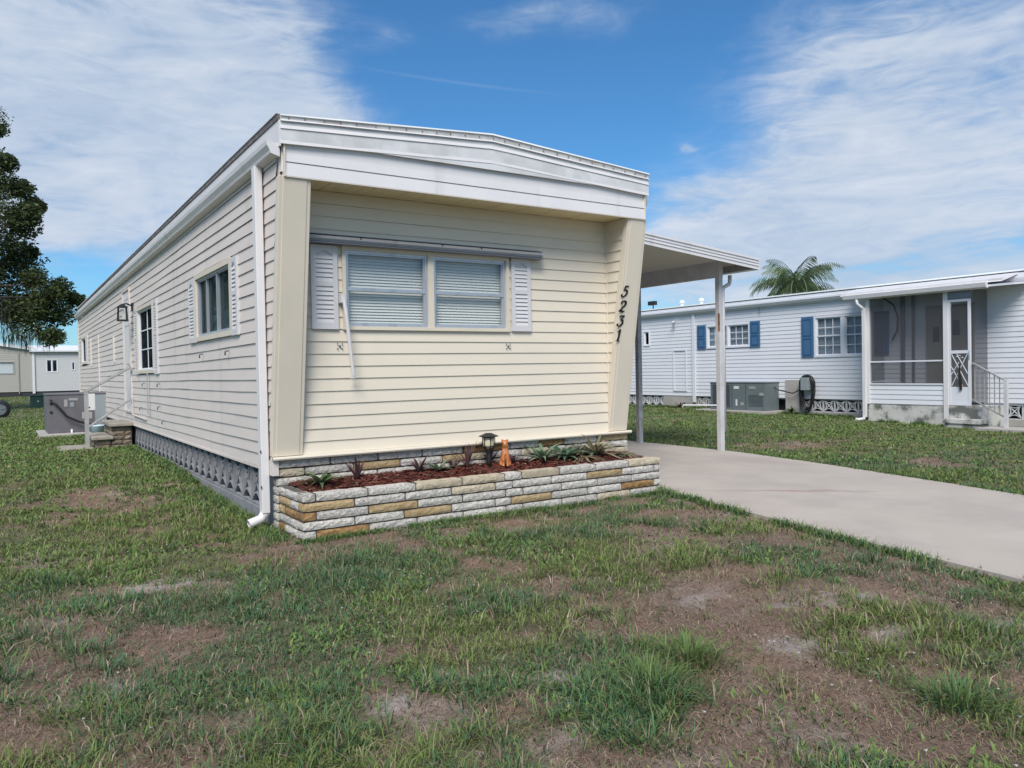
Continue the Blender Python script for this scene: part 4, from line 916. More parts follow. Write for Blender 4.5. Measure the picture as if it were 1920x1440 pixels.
# skirting
bn = breeze('blockn')
zsk = .085
blockrow(bn, NB, (NX + .03, 12.9, 0), (0, -1), 8, .301, zsk, scale=1.02); blockrow(bn, NB, (NX + .03, 9.15, 0), (0, -1), 2, .301, zsk, scale=1.02); blockrow(bn, NB, (NX + .03, 5.80, 0), (0, -1), 9, .301, zsk, scale=1.02); blockrow(bn, NB, (NX + .03, 1.5, 0), (0, -1), 14, .301, zsk, scale=1.02)
MB().box((NX + .0, 9.2, -.02), (NX + .12, 10.45, .39)).build('concrete_panel', 'conc', NB); MB().box((NX - .03, 5.81, -.02), (NX + .12, 6.2, .84)).build('concrete_panel', 'conc', NB)
MB().box((NX + .16, -9, .0), (NX + .18, 19, .40)).build('crawlspace_dark', 'dark', NB)  # dark sheet standing in for the shaded space under the neighbour home
MB().box((NX + .0, -9, -.15), (NX + .14, 19, .083)).build('footing', 'conc', NB)
# screened porch
PX = 13.8; PF = pl((PX, -.0, 0), (0, 1, 0), (-1, 0, 0)); y0p, y1p = 1.5, 3.65
mb = MB(); mb.box((PX + .0, 1.99, -.12), (NX + .02, y1p, .345)); mb.build('porch_base', 'stuccod', NB)
boards(PF, .355, .755, .10, 2.02, y1p, 'nbwhite', NB, wav=.001, seg=.6, joined='porch_siding')
PL_ = pl((0, y1p, 0), (1, 0, 0), (0, 1, 0)); boards(PL_, .355, .755, .10, PX, NX, 'nbwhite', NB, wav=.001, seg=.6, joined='porch_siding')
MB().box((PX + .01, 2.02, .345), (PX + .06, y1p - .01, .755)).build('kneewall', 'nbwhite', NB)
mb = MB(); mb.box((PX - .022, 2.0, .757), (PX + .06, y1p, .785)); mb.box((PX, 2.02, 1.225), (PX + .03, y1p - .05, 1.255)); mb.box((PX, y1p - .03, .8), (NX, y1p - .004, .83)); mb.box((PX + .0, y1p - .028, 1.225), (NX, y1p - .006, 1.255)); mb.build('porch_rail', 'nbwhite', NB)
mb = MB(); mb.box((PX - .03, y1p - .05, .345), (PX + .06, y1p + .03, 2.60)); mb.box((PX - .03, 1.945, -.05), (PX + .06, 2.035, 2.60)); mb.build('porch_post', 'white', NB)
MB().box((PX - .02, 1.50, 2.44), (PX + .03, 1.94, 2.60)).build('porch_header', 'darkalu', NB)
mb = MB(); mb.quad((PX + .015, 2.03, .78), (PX + .015, y1p - .05, .78), (PX + .015, y1p - .05, 2.60), (PX + .015, 2.03, 2.60)); mb.quad((PX, y1p - .015, .78), (NX, y1p - .015, .78), (NX, y1p - .015, 2.60), (PX, y1p - .015, 2.60)); mb.quad((PX + .02, 1.505, .4), (NX, 1.505, .4), (NX, 1.505, 2.60), (PX + .02, 1.505, 2.60)); mb.build('screen_panel', 'screen', NB)
# porch roof with its own low gutter
mb = MB(); mb.extr([(PX - .12, .7, 2.60), (NX, .7, 2.66), (NX, .7, 2.70), (PX - .12, .7, 2.64)], (0, 3.25, 0)); mb.build('porch_roof', 'nbwhite', NB)
mb = MB(); mb.extr([(PX - .12, 1.15, 2.57), (PX - .20, 1.15, 2.60), (PX - .22, 1.15, 2.68), (PX - .12, 1.15, 2.70)], (0, 2.95, 0)); mb.extr([(PX - .12, .9, 2.70), (PX - .14, .9, 2.68), (NX - .12, .9, 2.84), (NX - .12, .9, 2.87), (PX - .12, .9, 2.74)], (0, 3.3, 0)); mb.build('porch_gutter', 'white', NB)
# screen door
PF = pl((PX, .385, 0), (0, 1, 0), (-1, 0, 0)); sdz0, sdz1 = .36, 2.42
dd = framebox(PF, MB(), 1.14, 1.56, sdz0, sdz1, .045, -.02, .02); fbox(PF, dd, 1.185, 1.515, 1.37, 1.43, -.018, .018); fbox(PF, dd, 1.185, 1.515, sdz0 + .045, .72, -.016, .014)
sdo = dd.build('screen_door', 'nbwhite', NB)
mb = MB()
for a, b in (((1.19, .74), (1.50, 1.36)), ((1.20, .98), (1.40, 1.36)), ((1.30, .74), (1.51, 1.12)), ((1.50, .74), (1.20, 1.36)), ((1.51, .95), (1.36, 1.2))):
    mb.bar(PF(a[0], a[1], .01), PF(b[0], b[1], .01), .012)
for q in ((1.35, 1.32), (1.3, 1.28), (1.4, 1.3)): mb.tube([PF(q[0] - .02, q[1], .01), PF(q[0], q[1] + .02, .01), PF(q[0] + .02, q[1], .01)], .006, 5)
mb.build('door_grille', 'nbwhite', sdo)
MB().quad(PF(1.18, .72, 0), PF(1.52, .72, 0), PF(1.52, 2.29, 0), PF(1.18, 2.29, 0)).build('screen_panel', 'screen', sdo)
mb = MB(); mb.tube([PF(1.335, 1.16, .03), PF(1.34, 1.0, .035), PF(1.325, .8, .035), PF(1.315, .66, .035)], [.008, .022, .03, .022], 6); mb.build('hanging_ribbon', 'black', sdo)
MB().tube([PF(1.155, 1.42, .03), PF(1.15, 1.34, .045), PF(1.155, 1.26, .03)], .01, 6).build('handle', 'alu', sdo)
# doors behind the porch screen
dd = MB(); fbox(NF, dd, 1.78, 2.68, .44, 2.34, -.03, .01); ed = dd.build('door', 'tan', NB)
for (a, b, c1, c2) in ((2.44, 2.57, 1.63, 1.94), (2.03, 2.17, 1.75, 2.05)): fbox(NF, MB(), a, b, c1, c2, .006, .014).build('door_window', 'black', ed)
framebox(NF, MB(), 1.74, 2.72, .41, 2.38, .035, -.03, .02).build('door_frame', 'wall2', ed)
mb = MB(); mb.box((NX - .05, 3.16, .39), (NX - .018, 3.24, 2.66)); mb.box((NX - .04, 2.95, .39), (NX - .018, 3.0, 2.66)); mb.build('downpipe', 'darkalu', NB)
mb = MB(); mb.tube([(NX - .4, 3.42, 2.6), (NX - .2, 3.3, 2.45), (NX - .08, 3.28, 2.2), (NX - .07, 3.3, 1.9), (NX - .07, 3.42, 1.7)], .02, 6); mb.build('cable', 'black', NB)
# porch downspout
ds = MB().box((PX - .10, y1p + .0, .06), (PX - .035, y1p + .075, 2.40)).build('downspout', 'white', NB, bevel=.005)
MB().tube([(PX - .16, y1p + .14, 2.60), (PX - .16, y1p + .14, 2.50), (PX - .10, y1p + .08, 2.42), (PX - .068, y1p + .04, 2.37)], .034, 8).build('elbow', 'white', ds, smooth=True)
MB().tube([(PX - .068, y1p + .04, .10), (PX - .075, y1p + .05, .03), (PX - .13, y1p + .13, .005), (PX - .18, y1p + .19, .01)], .035, 8).build('elbow', 'white', ds, smooth=True)
# steps
mb = MB(); mb.box((PX - .02, 1.2, -.12), (NX, 1.94, .35)); mb.build('porch_step', 'stuccod', NB)
mb = MB(); mb.box((PX - .30, 1.22, -.12), (PX - .02, 1.88, .03)); mb.box((PX - .33, 1.2, .032), (PX - .018, 1.9, .11)); mb.build('porch_step', 'stuccod', NB)
# roof vents and antenna
VT = [(11.1, 2.12, 0), (10.1, 2.3, 0)]
for y in (9.4, 10.15):
    mb = MB(); mb.lathe([(.05, 2.9), (.05, 3.06), (.08, 3.07), (.08, 3.12), (.04, 3.15), (0, 3.15)], (NX + .5, y, 0), 10); mb.build('roof_vent', 'nbwhite', NB)
mb = MB(); mb.tube([(NX + .5, 11.35, 2.9), (NX + .5, 11.35, 3.12)], .02, 6); mb.box((NX + .42, 11.22, 3.10), (NX + .54, 11.50, 3.22)); mb.build('roof_antenna', 'black', NB)
off(NB, NB.location)
# blockrow children placed relative: fix their offset
for c_ in NB.children:
    if c_.name.startswith('screen_block'): pass

# handrail, walkway at neighbour
WK = MB().box((PX - .75, -.6, -.12), (PX - .05, 1.1, -.005)).build('path', 'conc'); tag(WK, kind='structure')
HR = thing('handrail', 'white metal handrail beside the neighbour porch steps', 'handrail', (13.65, 1.1, 0))
mb = MB(); mb.bar((13.78, 1.49, 1.18), (13.5, .79, .86), .035, .022); mb.bar((13.78, 1.49, .48), (13.5, .79, .18), .03, .02); mb.build('rail', 'railm', HR)
mb = MB(); mb.box((13.47, .74, -.05), (13.53, .80, .88)); mb.build('post', 'postw', HR)
for i in range(6):
    t = (i + .5) / 6.5; p = (lerp(13.78, 13.5, t), lerp(1.49, .79, t)); MB().bar((p[0], p[1], lerp(.48, .18, t)), (p[0], p[1], lerp(1.18, .86, t)), .014).build('baluster', 'railm', HR)
off(HR, HR.location)

# neighbour's package unit, pad, hose, disconnect
def acunit(name, label, x0, x1, y0, y1, z0, z1, m, side, louv):
    o = thing(name, label, 'air conditioner', ((x0 + x1) / 2, (y0 + y1) / 2, z0))
    MB().box((x0, y0, z0), (x1, y1, z1 - .03)).build('cabinet', m, o, bevel=.008)
    MB().box((x0 - .012, y0 - .012, z1 - .03), (x1 + .012, y1 + .012, z1)).build('lid', m, o, bevel=.006)
    return o
AC2 = acunit('air_conditioner', 'dark blue-grey package air conditioner against the white mobile home', 13.85, 14.38, 6.40, 8.15, .09, .80, 'acg', 0, 0)
mb = MB()
for i in range(14): z = .16 + i * .042; mb.extr([(13.846, 7.50, z), (13.836, 7.50, z + .005), (13.836, 7.50, z + .02), (13.846, 7.50, z + .034)], (0, .56, 0))
mb.build('louvre', 'louvre', AC2)
mb = MB()
for y in (7.42, 6.98): mb.box((13.843, y, .11), (13.85, y + .012, .76))
for i in range(10): z = .2 + i * .03; mb.box((13.844, 6.46, z), (13.85, 6.90, z + .006))
mb.build('panel_seam', 'louvre', AC2)
for (y, z, w_, h_, m) in ((7.28, .66, .16, .07, 'labelp'), (6.78, .66, .2, .06, 'labelg'), (7.28, .28, .05, .16, 'labelp'), (7.1, .25, .10, .08, 'labelg'), (6.5, .50, .13, .07, 'labelg')): MB().box((13.842, y - w_ / 2, z - h_ / 2), (13.848, y + w_ / 2, z + h_ / 2)).build('label_plate', m, AC2)
off(AC2, AC2.location)
tag(MB().box((13.62, 6.28, -.04), (14.39, 8.45, .088)).build('equipment_pad', 'conc', bevel=.01), 'low concrete pad under the dark package air conditioner', 'pad')
tag(MB().tube([(13.4, 8.72, .14), (13.4, 8.69, .19), (13.45, 7.35, .22)], .02, 8).build('drain_pipe', 'pvc'), 'white plastic drain pipe lying before the dark package air conditioner', 'pipe')
HS = thing('hose_reel', 'black garden hose looped over a wall hanger beside the neighbour window', 'hose', (14.3, 5.52, .9))
mb = MB(); rr = random.Random(4)
for k in range(9):
    r1 = .17 + rr.uniform(-.03, .03); zb_ = .06 + rr.uniform(0, .12); pts = []
    for i in range(25):
        t = i / 24 * 2 * math.pi; yy = 5.52 + r1 * math.sin(t); zz = (.76 + r1 * math.cos(t) * 1.0) if math.cos(t) > 0 else lerp(.76, zb_, abs(math.cos(t)) ** .8)
        pts.append((14.24 + k * .012, yy + rr.uniform(-.006, .006), zz))
    mb.tube(pts, .013, 6)
mb.build('hose_loop', 'hose', HS, smooth=True)
off(HS, HS.location)
DB = thing('electrical_box', 'grey electrical disconnect box on the wall behind the hanging hose', 'electrical box', (14.3, 5.52, .75))
MB().box((14.18, 5.42, .60), (14.40, 5.63, .90)).build('box', 'acl', DB, bevel=.008); MB().tube([(14.3, 5.7, .62), (14.25, 5.9, .52), (14.22, 6.3, .60), (14.2, 6.45, .7)], .014, 6).build('whip', 'black', DB)
off(DB, DB.location)
rosette('weed', 'small dark weed growing beside the concrete pad by the hose', 14.1, 5.83, .06, 14, .16, .02, 60, [(.05, .09, .03)], seed=44)
rosette('weed', 'reddish weed at the foot of the white wall trim, neighbour home', 14.2, 9.6, .06, 9, .3, .02, 50, [(.12, .06, .05), (.07, .09, .04)], seed=45)

# ------------------------------------------------------------------ LEFT SIDE: steps, rail, unit
GL = .10
ST = thing('entry_steps', 'low ledge stone steps with concrete caps below the white side door', 'steps', (-.25, 8.0, GL))
def ledge(x0, x1, y0, y1, z0, z1, rows):
    h = (z1 - z0) / rows; rr = random.Random(int(z1 * 100))
    MB().box((x0 + .02, y0 + .02, z0), (x1, y1 - .02, z1)).build('core', 'mortar', ST)
    for r in range(rows):
        x = x0
        while x < x1 - .02:
            l = min(rr.uniform(.14, .30), x1 - x)
            if l > .04:
                o = stone_mesh(l - .006, .05, h - .006, rr.randint(0, 9999), front=.02).build('stone', 'ledge', ST); o.location = (x, y0, z0 + r * h + .003)
            x += l
        y = y0 + .04
        while y < y1 - .05:
            l = min(rr.uniform(.2, .35), y1 - y); o = stone_mesh(l - .006, .04, h - .006, rr.randint(0, 9999), front=.018).build('stone', 'ledge', ST); o.rotation_euler = (0, 0, R(-90)); o.location = (x0, y + l, z0 + r * h + .003); y += l
ledge(-.32, -.03, 7.62, 8.7, .0, .435, 6); ledge(-.53, -.31, 7.64, 8.68, .0, .235, 3)
MB().box((-.36, 7.56, .438), (-.02, 8.76, .492)).build('cap_slab', 'capstone', ST, bevel=.01); MB().box((-.60, 7.58, .238), (-.30, 8.74, .29)).build('cap_slab', 'capstone', ST, bevel=.01)
off(ST, ST.location)
tag(MB().box((-1.05, 7.55, .0), (-.56, 8.5, .118)).build('footing_slab', 'capstone', bevel=.02), 'worn flat concrete slab on the grass before the entry steps', 'slab')
HR = thing('handrail', 'grey pipe handrail rising to the white side door', 'handrail', (-.62, 7.9, .1))
MB().box((-.67, 7.87, .09), (-.61, 7.93, 1.02)).build('post', 'railm', HR)
mb = MB(); mb.bar((-.64, 7.9, 1.0), (-.04, 7.53, 1.375), .045, .035); mb.bar((-.64, 7.9, .42), (-.04, 7.56, .87), .035, .03); mb.build('rail', 'railm', HR)
off(HR, HR.location)
AC1 = acunit('air_conditioner', 'large mauve-grey package air conditioner on a concrete pad by the side door steps', -1.03, .0, 11.4, 12.6, .15, .92, 'acp', 0, 0)
MB().box((-.21, 11.388, .18), (.0, 11.402, .88)).build('service_panel', 'acl', AC1)
mb = MB(); mb.tube([(-.97, 11.37, .80), (-.88, 11.33, .72), (-.70, 11.3, .47), (-.5, 11.3, .36), (-.2, 11.3, .27), (-.1, 11.3, .2)], .022, 7); mb.build('whip', 'black', AC1, smooth=True)
for (x, z, w_, h_, m) in ((-.66, .80, .16, .045, 'labelg'), (-.74, .73, .06, .14, 'labelg'), (-.64, .70, .07, .09, 'acl')): MB().box((x, 11.392, z - h_ / 2), (x + w_, 11.4, z + h_ / 2)).build('label_plate', m, AC1)
for x, z in ((-.96, .73), (-.96, .56)): MB().tube([(x, 11.4, z), (x, 11.385, z)], .025, 8).build('knockout', 'black', AC1)
MB().tube([(-.62, 11.36, .05), (-.62, 11.36, .2), (-.62, 11.42, .2)], .02, 8).build('drain', 'pvc', AC1)
off(AC1, AC1.location)
tag(MB().box((-1.18, 11.1, .0), (.02, 12.8, .148)).build('equipment_pad', 'conc', bevel=.012), 'concrete pad under the large mauve-grey air conditioner', 'pad')
DB = thing('electrical_box', 'white disconnect box in front of the mauve-grey air conditioner', 'electrical box', (-.6, 9.0, .8))
MB().box((-.545, 8.95, .66), (-.42, 9.05, .94)).build('box', 'labelp', DB, bevel=.006); MB().box((-.62, 8.95, .52), (-.47, 9.03, .63)).build('junction', 'conc', DB, bevel=.005); MB().box((-.53, 8.945, .70), (-.50, 8.95, .72)).build('latch', 'black', DB); MB().tube([(-.545, 8.99, .05), (-.545, 8.99, .66)], .015, 6).build('riser', 'steel', DB)
off(DB, DB.location)
bk = MB(); bk.lathe([(0, .0), (.10, .0), (.125, .22), (.13, .225), (.12, .20), (.0, .18)], (-.28, 10.2, .11), 16); tag(bk.build('bucket', 'bucket', smooth=True), 'pale blue plastic bucket behind the entry steps', 'bucket')
gb = thing('utility_box', 'low dark green utility box standing on the far lawn', 'utility box', (-.5, 32.5, 0))
MB().box((-.72, 32.2, -.02), (.25, 33.2, .48)).build('cabinet', 'greenbox', gb, bevel=.02); MB().box((-.74, 32.17, .48), (.27, 33.23, .54)).build('lid', 'greenbox', gb, bevel=.02); MB().box((-.48, 32.19, .26), (-.42, 32.2, .3)).build('label_plate', 'labelp', gb)
off(gb, gb.location)
wh = thing('cart_wheel', 'black wheel with silver hub at the lawn edge, cut by the left border', 'wheel', (-1.8, 21.6, .28))
wb = MB(); n = 24
for (r, y) in ((.17, 21.53), (.25, 21.53), (.28, 21.56), (.28, 21.66), (.25, 21.69), (.17, 21.69)):
    for k in range(n): t = 2 * math.pi * k / n; wb.v.append((-1.80 + r * math.cos(t), y, (.33) + r * math.sin(t)))
for i in range(5):
    for k in range(n): wb.f.append((i * n + k, i * n + (k + 1) % n, (i + 1) * n + (k + 1) % n, (i + 1) * n + k))
wb.build('tyre', 'hose', wh, smooth=True)
rb = MB(); rb.tube([(-1.80, 21.55, .33), (-1.80, 21.65, .33)], .17, 20); rb.build('rim', 'darkalu', wh)
for k in range(5):
    t = k * 1.2566 + .3; MB().bar((-1.80, 21.545, .33), (-1.80 +   .15 * math.cos(t), 21.545, .33 +   .15 * math.sin(t)), .03, .01).build('spoke', 'alu', wh)
off(wh, wh.location)

# ------------------------------------------------------------------ FAR HOME behind the oak
FY = 58
FH = thing('mobile_home', 'distant pale mobile home under the oak, tan gable on its left half', 'house', (2, FY, 0))
FF = pl((0, FY, 0), (1, 0, 0), (0, -1, 0))
mb = MB(); mb.box((.24, FY + .06, .3), (14, FY + 12, 3.18)); mb.box((-14, FY + .06, .3), (.18, FY + 12, 3.1)); mb.build('wall', 'nbwhite', FH)
boards(FF, .34, 3.18, .15, .24, 14, 'farw', FH, holes=[(.99, 1.72, 1.66, 2.58), (2.56, 2.79, 1.79, 2.38)], wav=.001, seg=6, joined='siding')
boards(FF, .34, 3.0, .15, -14, .18, 'taup', FH, holes=[(-2.9, -.88, 1.56, 2.45)], wav=.001, seg=6, joined='siding')
mb = MB(); mb.extr([(.18, FY - .01, 3.0), (-7, FY - .01, 3.0), (-7, FY - .01, 4.3), (.18, FY - .01, 3.22)], (0, .05, 0)); mb.build('gable', 'taup', FH)
mb = MB(); mb.extr([(.35, FY - .2, 3.20), (-7, FY - .2, 4.36), (-7, FY - .2, 4.56), (.35, FY - .2, 3.40)], (0, 12, 0)); mb.build('roof', 'roofw', FH)
mb = MB(); mb.extr([(0, FY - .25, 3.12), (0, FY - .25, 3.22), (0, FY + 5, 3.75), (0, FY + 10, 3.2)], (14.2, 0, 0)); mb.build('roof', 'roofw', FH)
window(FF, FH, .99, 1.72, 1.66, 2.58, casing='nbwhite', sash='nbwhite', panes=2, blind=None, glass='glassd', cw=.05)
window(FF, FH, 2.56, 2.79, 1.79, 2.38, casing='nbwhite', sash='nbwhite', blind=None, glass='glassd', cw=.03)
window(FF, FH, -2.9, -.88, 1.56, 2.45, casing='taup', sash='darkalu', blind='blindside', glass='glass', cw=.05)
MB().box((.14, FY - .10, .2), (.30, FY - .03, 3.1)).build('downspout', 'white', FH); MB().box((-.68, FY - .06, .2), (-.62, FY - .02, 3.05)).build('downspout', 'tan', FH)
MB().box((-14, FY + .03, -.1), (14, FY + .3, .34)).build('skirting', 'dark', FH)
off(FH, FH.location)

# ------------------------------------------------------------------ TREES
def leafcloud(centres, per, size, cols, name, parent, m='treeleaf', flat=.5, seed=0):
    rg = np.random.default_rng(seed); P = []; 
    C = np.array(centres); n = len(C) * per; idx = np.repeat(np.arange(len(C)), per)
    d = rg.normal(size=(n, 3)); d /= np.linalg.norm(d, axis=1, keepdims=True); rad = rg.uniform(0, 1, n) ** .45
    # ragged outline: radius modulated per cluster direction
    mod = .6 + .5 * vnoise(d[:, 0] * 2.3 + idx * 7.7, d[:, 2] * 2.3 + d[:, 1] * 1.9, seed)
    p = C[idx, :3] + d * (C[idx, 3] * rad * mod)[:, None] * np.array([1, 1, .75])
    a = rg.normal(size=(n, 3)); a[:, 2] *= flat; a /= np.linalg.norm(a, axis=1, keepdims=True); b = np.cross(a, rg.normal(size=(n, 3))); b /= np.linalg.norm(b, axis=1, keepdims=True)
    s = size * rg.uniform(.6, 1.3, n)[:, None]
    V = np.stack([p - a * s, p - b * s * .45, p + a * s, p + b * s * .45], 1).reshape(-1, 3)
    cl = np.array(cols)[rg.integers(len(cols), size=n)] * rg.uniform(.75, 1.25, (n, 1)); ck = .8 + .4 * rg.random(len(C)); cl = cl * ck[idx][:, None]
    return cmesh(name, V, [np.arange(n * 4).reshape(-1, 4)], np.repeat(cl, 4, 0), m, parent)
oak = thing('oak_tree', 'large dark live oak hung with moss at the left edge, before the distant home', 'tree', (-6.2, 31, 0))
def w2(u, v, y):   # photo point to world at depth plane y (helper for silhouettes)
    d = FX + RX * ((u - 960) / 1463.85) - UX * ((v - 720) / 1463.85); t = (y + 6.165) / d.y; return (-1.781 + d.x * t, y, 1.2136 + d.z * t)
rr = random.Random(11); cen = []
for (u, v, r) in ((140, 565, .50), (115, 590, .7), (85, 560, .8), (100, 625, .55), (60, 600, .9), (30, 560, 1.1), (40, 500, .9), (20, 450, 1.0), (60, 520, .55), (55, 470, .35), (10, 400, 1.1), (50, 420, .7), (68, 380, .42), (45, 360, .55), (5, 350, .8), (20, 305, .36), (-15, 300, .8), (0, 245, .32), (-30, 230, .9), (110, 540, .45), (68, 575, .7), (0, 520, 1.0), (25, 580, .8), (60, 400, .6), (30, 480, .8)):
    for k in range(2):
        x, y, z = w2(u, v, 31 + rr.uniform(-1.4, 1.4)); cen.append((x + rr.uniform(-.2, .1), y, z + rr.uniform(-.15, .15), r * 1.0))
for k in range(52):
    a = rr.uniform(0, 6.28); q = rr.uniform(1.5, 4.6); z = rr.uniform(3.6, 11.5); q *= math.sin(min(1, (12.5 - z) / 7) * math.pi / 2)
    x, y = -6.6 + q * math.cos(a), 31 + q * math.sin(a)
    if x > -2.4: continue
    cen.append((x, y, z, rr.uniform(.9, 1.5)))
leafcloud([(c[0], c[1], c[2], c[3] * 1.12) for c in cen if c[2] > 2.5], 620, .08, [(.06, .085, .035), (.08, .105, .04), (.045, .065, .035), (.10, .125, .045)], 'crown', oak, seed=5)
mb = MB(); base = Vector((-6.2, 31, 0)); mb.tube([base - Vector((0, 0, .1)), base + Vector((.05, 0, 1.2)), base + Vector((.2, .1, 2.6)), base + Vector((.1, 0, 4.6)), base + Vector((-.2, .2, 8))], [.55, .40, .36, .26, .1], 12)
for c_ in cen[::2]:
    s_ = base + Vector((.1, 0, rr.uniform(2.8, 6.0))); e_ = Vector(c_[:3]); m_ = s_.lerp(e_, .5) + Vector((rr.uniform(-.3, .3), rr.uniform(-.3, .3), rr.uniform(.1, .6))); mb.tube([s_, m_, e_], [.10, .05, .012], 6)
mb.build('trunk', 'bark', oak, smooth=True)
V = []; Cc = []; nn = 420; rg = np.random.default_rng(3)
mc_ = [w2(u, v, 30.5) for (u, v) in ((12, 640), (30, 635), (48, 645), (62, 630), (75, 640), (20, 610), (95, 640), (5, 600))]
for k in range(nn):
    c0 = mc_[rg.integers(len(mc_))]; x = c0[0] + rg.normal() * .12; y = c0[1] + rg.normal() * .4; z = c0[2] + rg.uniform(0, .6); l = rg.uniform(.2, .75); w_ = .012
    V += [(x - w_, y, z), (x + w_, y, z), (x + rg.normal() * .04, y, z - l)]; Cc += [np.array([.10, .095, .085]) * rg.uniform(.6, 1.2)] * 3
tag(cmesh('hanging_moss', V, [np.arange(nn * 3).reshape(-1, 3)], Cc, 'moss', oak), kind='stuff')
off(oak, oak.location)
# palm beyond the neighbour roof
PT = thing('palm_tree', 'green queen palm with drooping fronds rising behind the white mobile home', 'tree', (24, 13, 0))
mb = MB(); mb.tube([(24, 13, -.1), (24.05, 13.02, 2), (24, 13, 4.0)], [.20, .16, .10], 10); mb.build('trunk', 'bark', PT, smooth=True)
rg = np.random.default_rng(8)
for k in range(46):
    az_ = k * 2.399; el_ = rg.uniform(-.1, 1.5); L = rg.uniform(1.7, 2.3); V = []; Cc = []; F = []; K = 26; prev = np.array([24, 13, 4.15]); e = el_; base = np.array([.13, .18, .09]) * rg.uniform(.7, 1.3)
    h = np.array([math.cos(az_), math.sin(az_), 0]); sd_ = np.array([-h[1], h[0], 0]); pts = [prev]
    for i in range(K): e -= (.055 + .05 * i / K) * (1.3 - .3 * el_); prev = prev + (h * math.cos(e) + np.array([0, 0, math.sin(e)])) * L / K; pts.append(prev)
    for i in range(2, K + 1):
        t = i / K; ll = .50 * math.sin(math.pi * min(1, .12 + t * .86)) * rg.uniform(.8, 1.15); tn = pts[i] - pts[i - 1]; tn /= np.linalg.norm(tn)
        for s_ in (-1, 1):
            d = sd_ * s_ * .75 + tn * .5 + np.array([0, 0, -.55 - .25 * rg.random()]); d /= np.linalg.norm(d); o_ = len(V); wv = tn * .008
            V += [pts[i] - wv, pts[i] + wv, pts[i] + d * ll * .6 + wv * .6 + np.array([0, 0, -.02]), pts[i] + d * ll + np.array([0, 0, -.10])]; F.append((o_, o_ + 1, o_ + 2, o_ + 3)); Cc += [base * rg.uniform(.8, 1.2)] * 4
    for i in range(K):
        o_ = len(V); w_ = sd_ * .012; V += [pts[i] - w_, pts[i] + w_, pts[i + 1] + w_, pts[i + 1] - w_]; F.append((o_, o_ + 1, o_ + 2, o_ + 3)); Cc += [base * 1.3] * 4
    cmesh('frond', V, [np.array(F)], Cc, 'treeleaf', PT)
off(PT, PT.location)

# ------------------------------------------------------------------ GRASS
CX, CY = -1.781, -6.165
def keep(x, y, pad=0.0):
    k = ~ondrive(x, y, -.0 + pad)
    k &= ~((x > -.04) & (x < 3.7) & (y > .05) & (y < 17.4)); k &= ~((x > -.01 + 0) & (x < 3.6) & (y > -.635) & (y < .1))
    k &= ~((x > 13.45) & (x < 14.5) & (y < 1.95) & (y > 1.2)); k &= ~((x > 13.78) & (y > .9) & (y < 3.7)); k &= ~((x > 14.35) & (x < 19))
    k &= ~((x > 13.6) & (x < 14.4) & (y > 6.25) & (y < 8.5)); k &= ~((x > -1.18) & (x < .02) & (y > 11.1) & (y < 12.8)); k &= ~((x > -.62) & (x < 0) & (y > 7.6) & (y < 8.7)); k &= ~((x > -1.02) & (x < -.58) & (y > 7.58) & (y < 8.48))
    k &= ~((x > 13.05) & (x < 13.75) & (y > -.6) & (y < 1.1)); k &= ~((y > 57.9) & (y < 70))
    return k
def wedge(n, r0, r1, p, seed):
    """points in the camera's wedge, density falling as r^-p per area"""
    rg = np.random.default_rng(seed); q = 2 - p; u = rg.random(n)
    r = (r0 ** q + u * (r1 ** q - r0 ** q)) ** (1 / q); th = np.radians(33.27 + rg.uniform(-58, 46, n)); return CX + r * np.sin(th), CY + r * np.cos(th), r
def blades(x, y, h, w, az_, lean, cols, seed, curve=1.0, K=2):
    rg = np.random.default_rng(seed); n = len(x); z = gz(x, y) - .004; p0 = np.stack([x, y, z], -1); d = np.stack([np.cos(az_), np.sin(az_), np.zeros(n)], -1); s = np.stack([-d[:, 1], d[:, 0], np.zeros(n)], -1)
    tw = rg.uniform(-.6, .6, n); s = s * np.cos(tw)[:, None] + d * np.sin(tw)[:, None]
    l1 = lean * .6; l2 = np.minimum(lean + curve * rg.uniform(.2, .9, n), 1.65)
    m_ = p0 + (d * np.sin(l1)[:, None] + np.array([0, 0, 1]) * np.cos(l1)[:, None]) * (h * .5)[:, None]
    t_ = m_ + (d * np.sin(l2)[:, None] + np.array([0, 0, 1]) * np.cos(l2)[:, None]) * (h * .55)[:, None]
    sw = s * (w * .5)[:, None]
    V = np.stack([p0 - sw, p0 + sw, m_ + sw * .8, m_ - sw * .8, t_], 1).reshape(-1, 3)
    b = np.arange(n)[:, None] * 5; Q = b + np.array([0, 1, 2, 3]); T = b + np.array([3, 2, 4])
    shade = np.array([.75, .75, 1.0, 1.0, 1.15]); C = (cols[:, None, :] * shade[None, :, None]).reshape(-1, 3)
    return V, Q, T, C
def pick(rg, n, cols, p=None): return np.array(cols)[rg.choice(len(cols), n, p=p)] * rg.uniform(.72, 1.3, (n, 1))
def grass_obj(name, parts, label):
    V = []; Q = []; T = []; C = []; o = 0
    for (v, q, t, c) in parts: V.append(v); Q.append(q + o); T.append(t + o); C.append(c); o += len(v)
    ob = cmesh(name, np.concatenate(V), [np.concatenate(Q), np.concatenate(T)], np.concatenate(C), 'grassm'); return tag(ob, label, kind='stuff')
GB = [(.092, .185, .080), (.068, .148, .080), (.12, .205, .068), (.16, .22, .075)]      # blue-green turf
GY = [(.165, .225, .065), (.13, .195, .055), (.20, .245, .080)]                          # yellow-green weeds
DRY = [(.33, .25, .175), (.40, .33, .25), (.25, .18, .13), (.19, .135, .10)]
parts = []
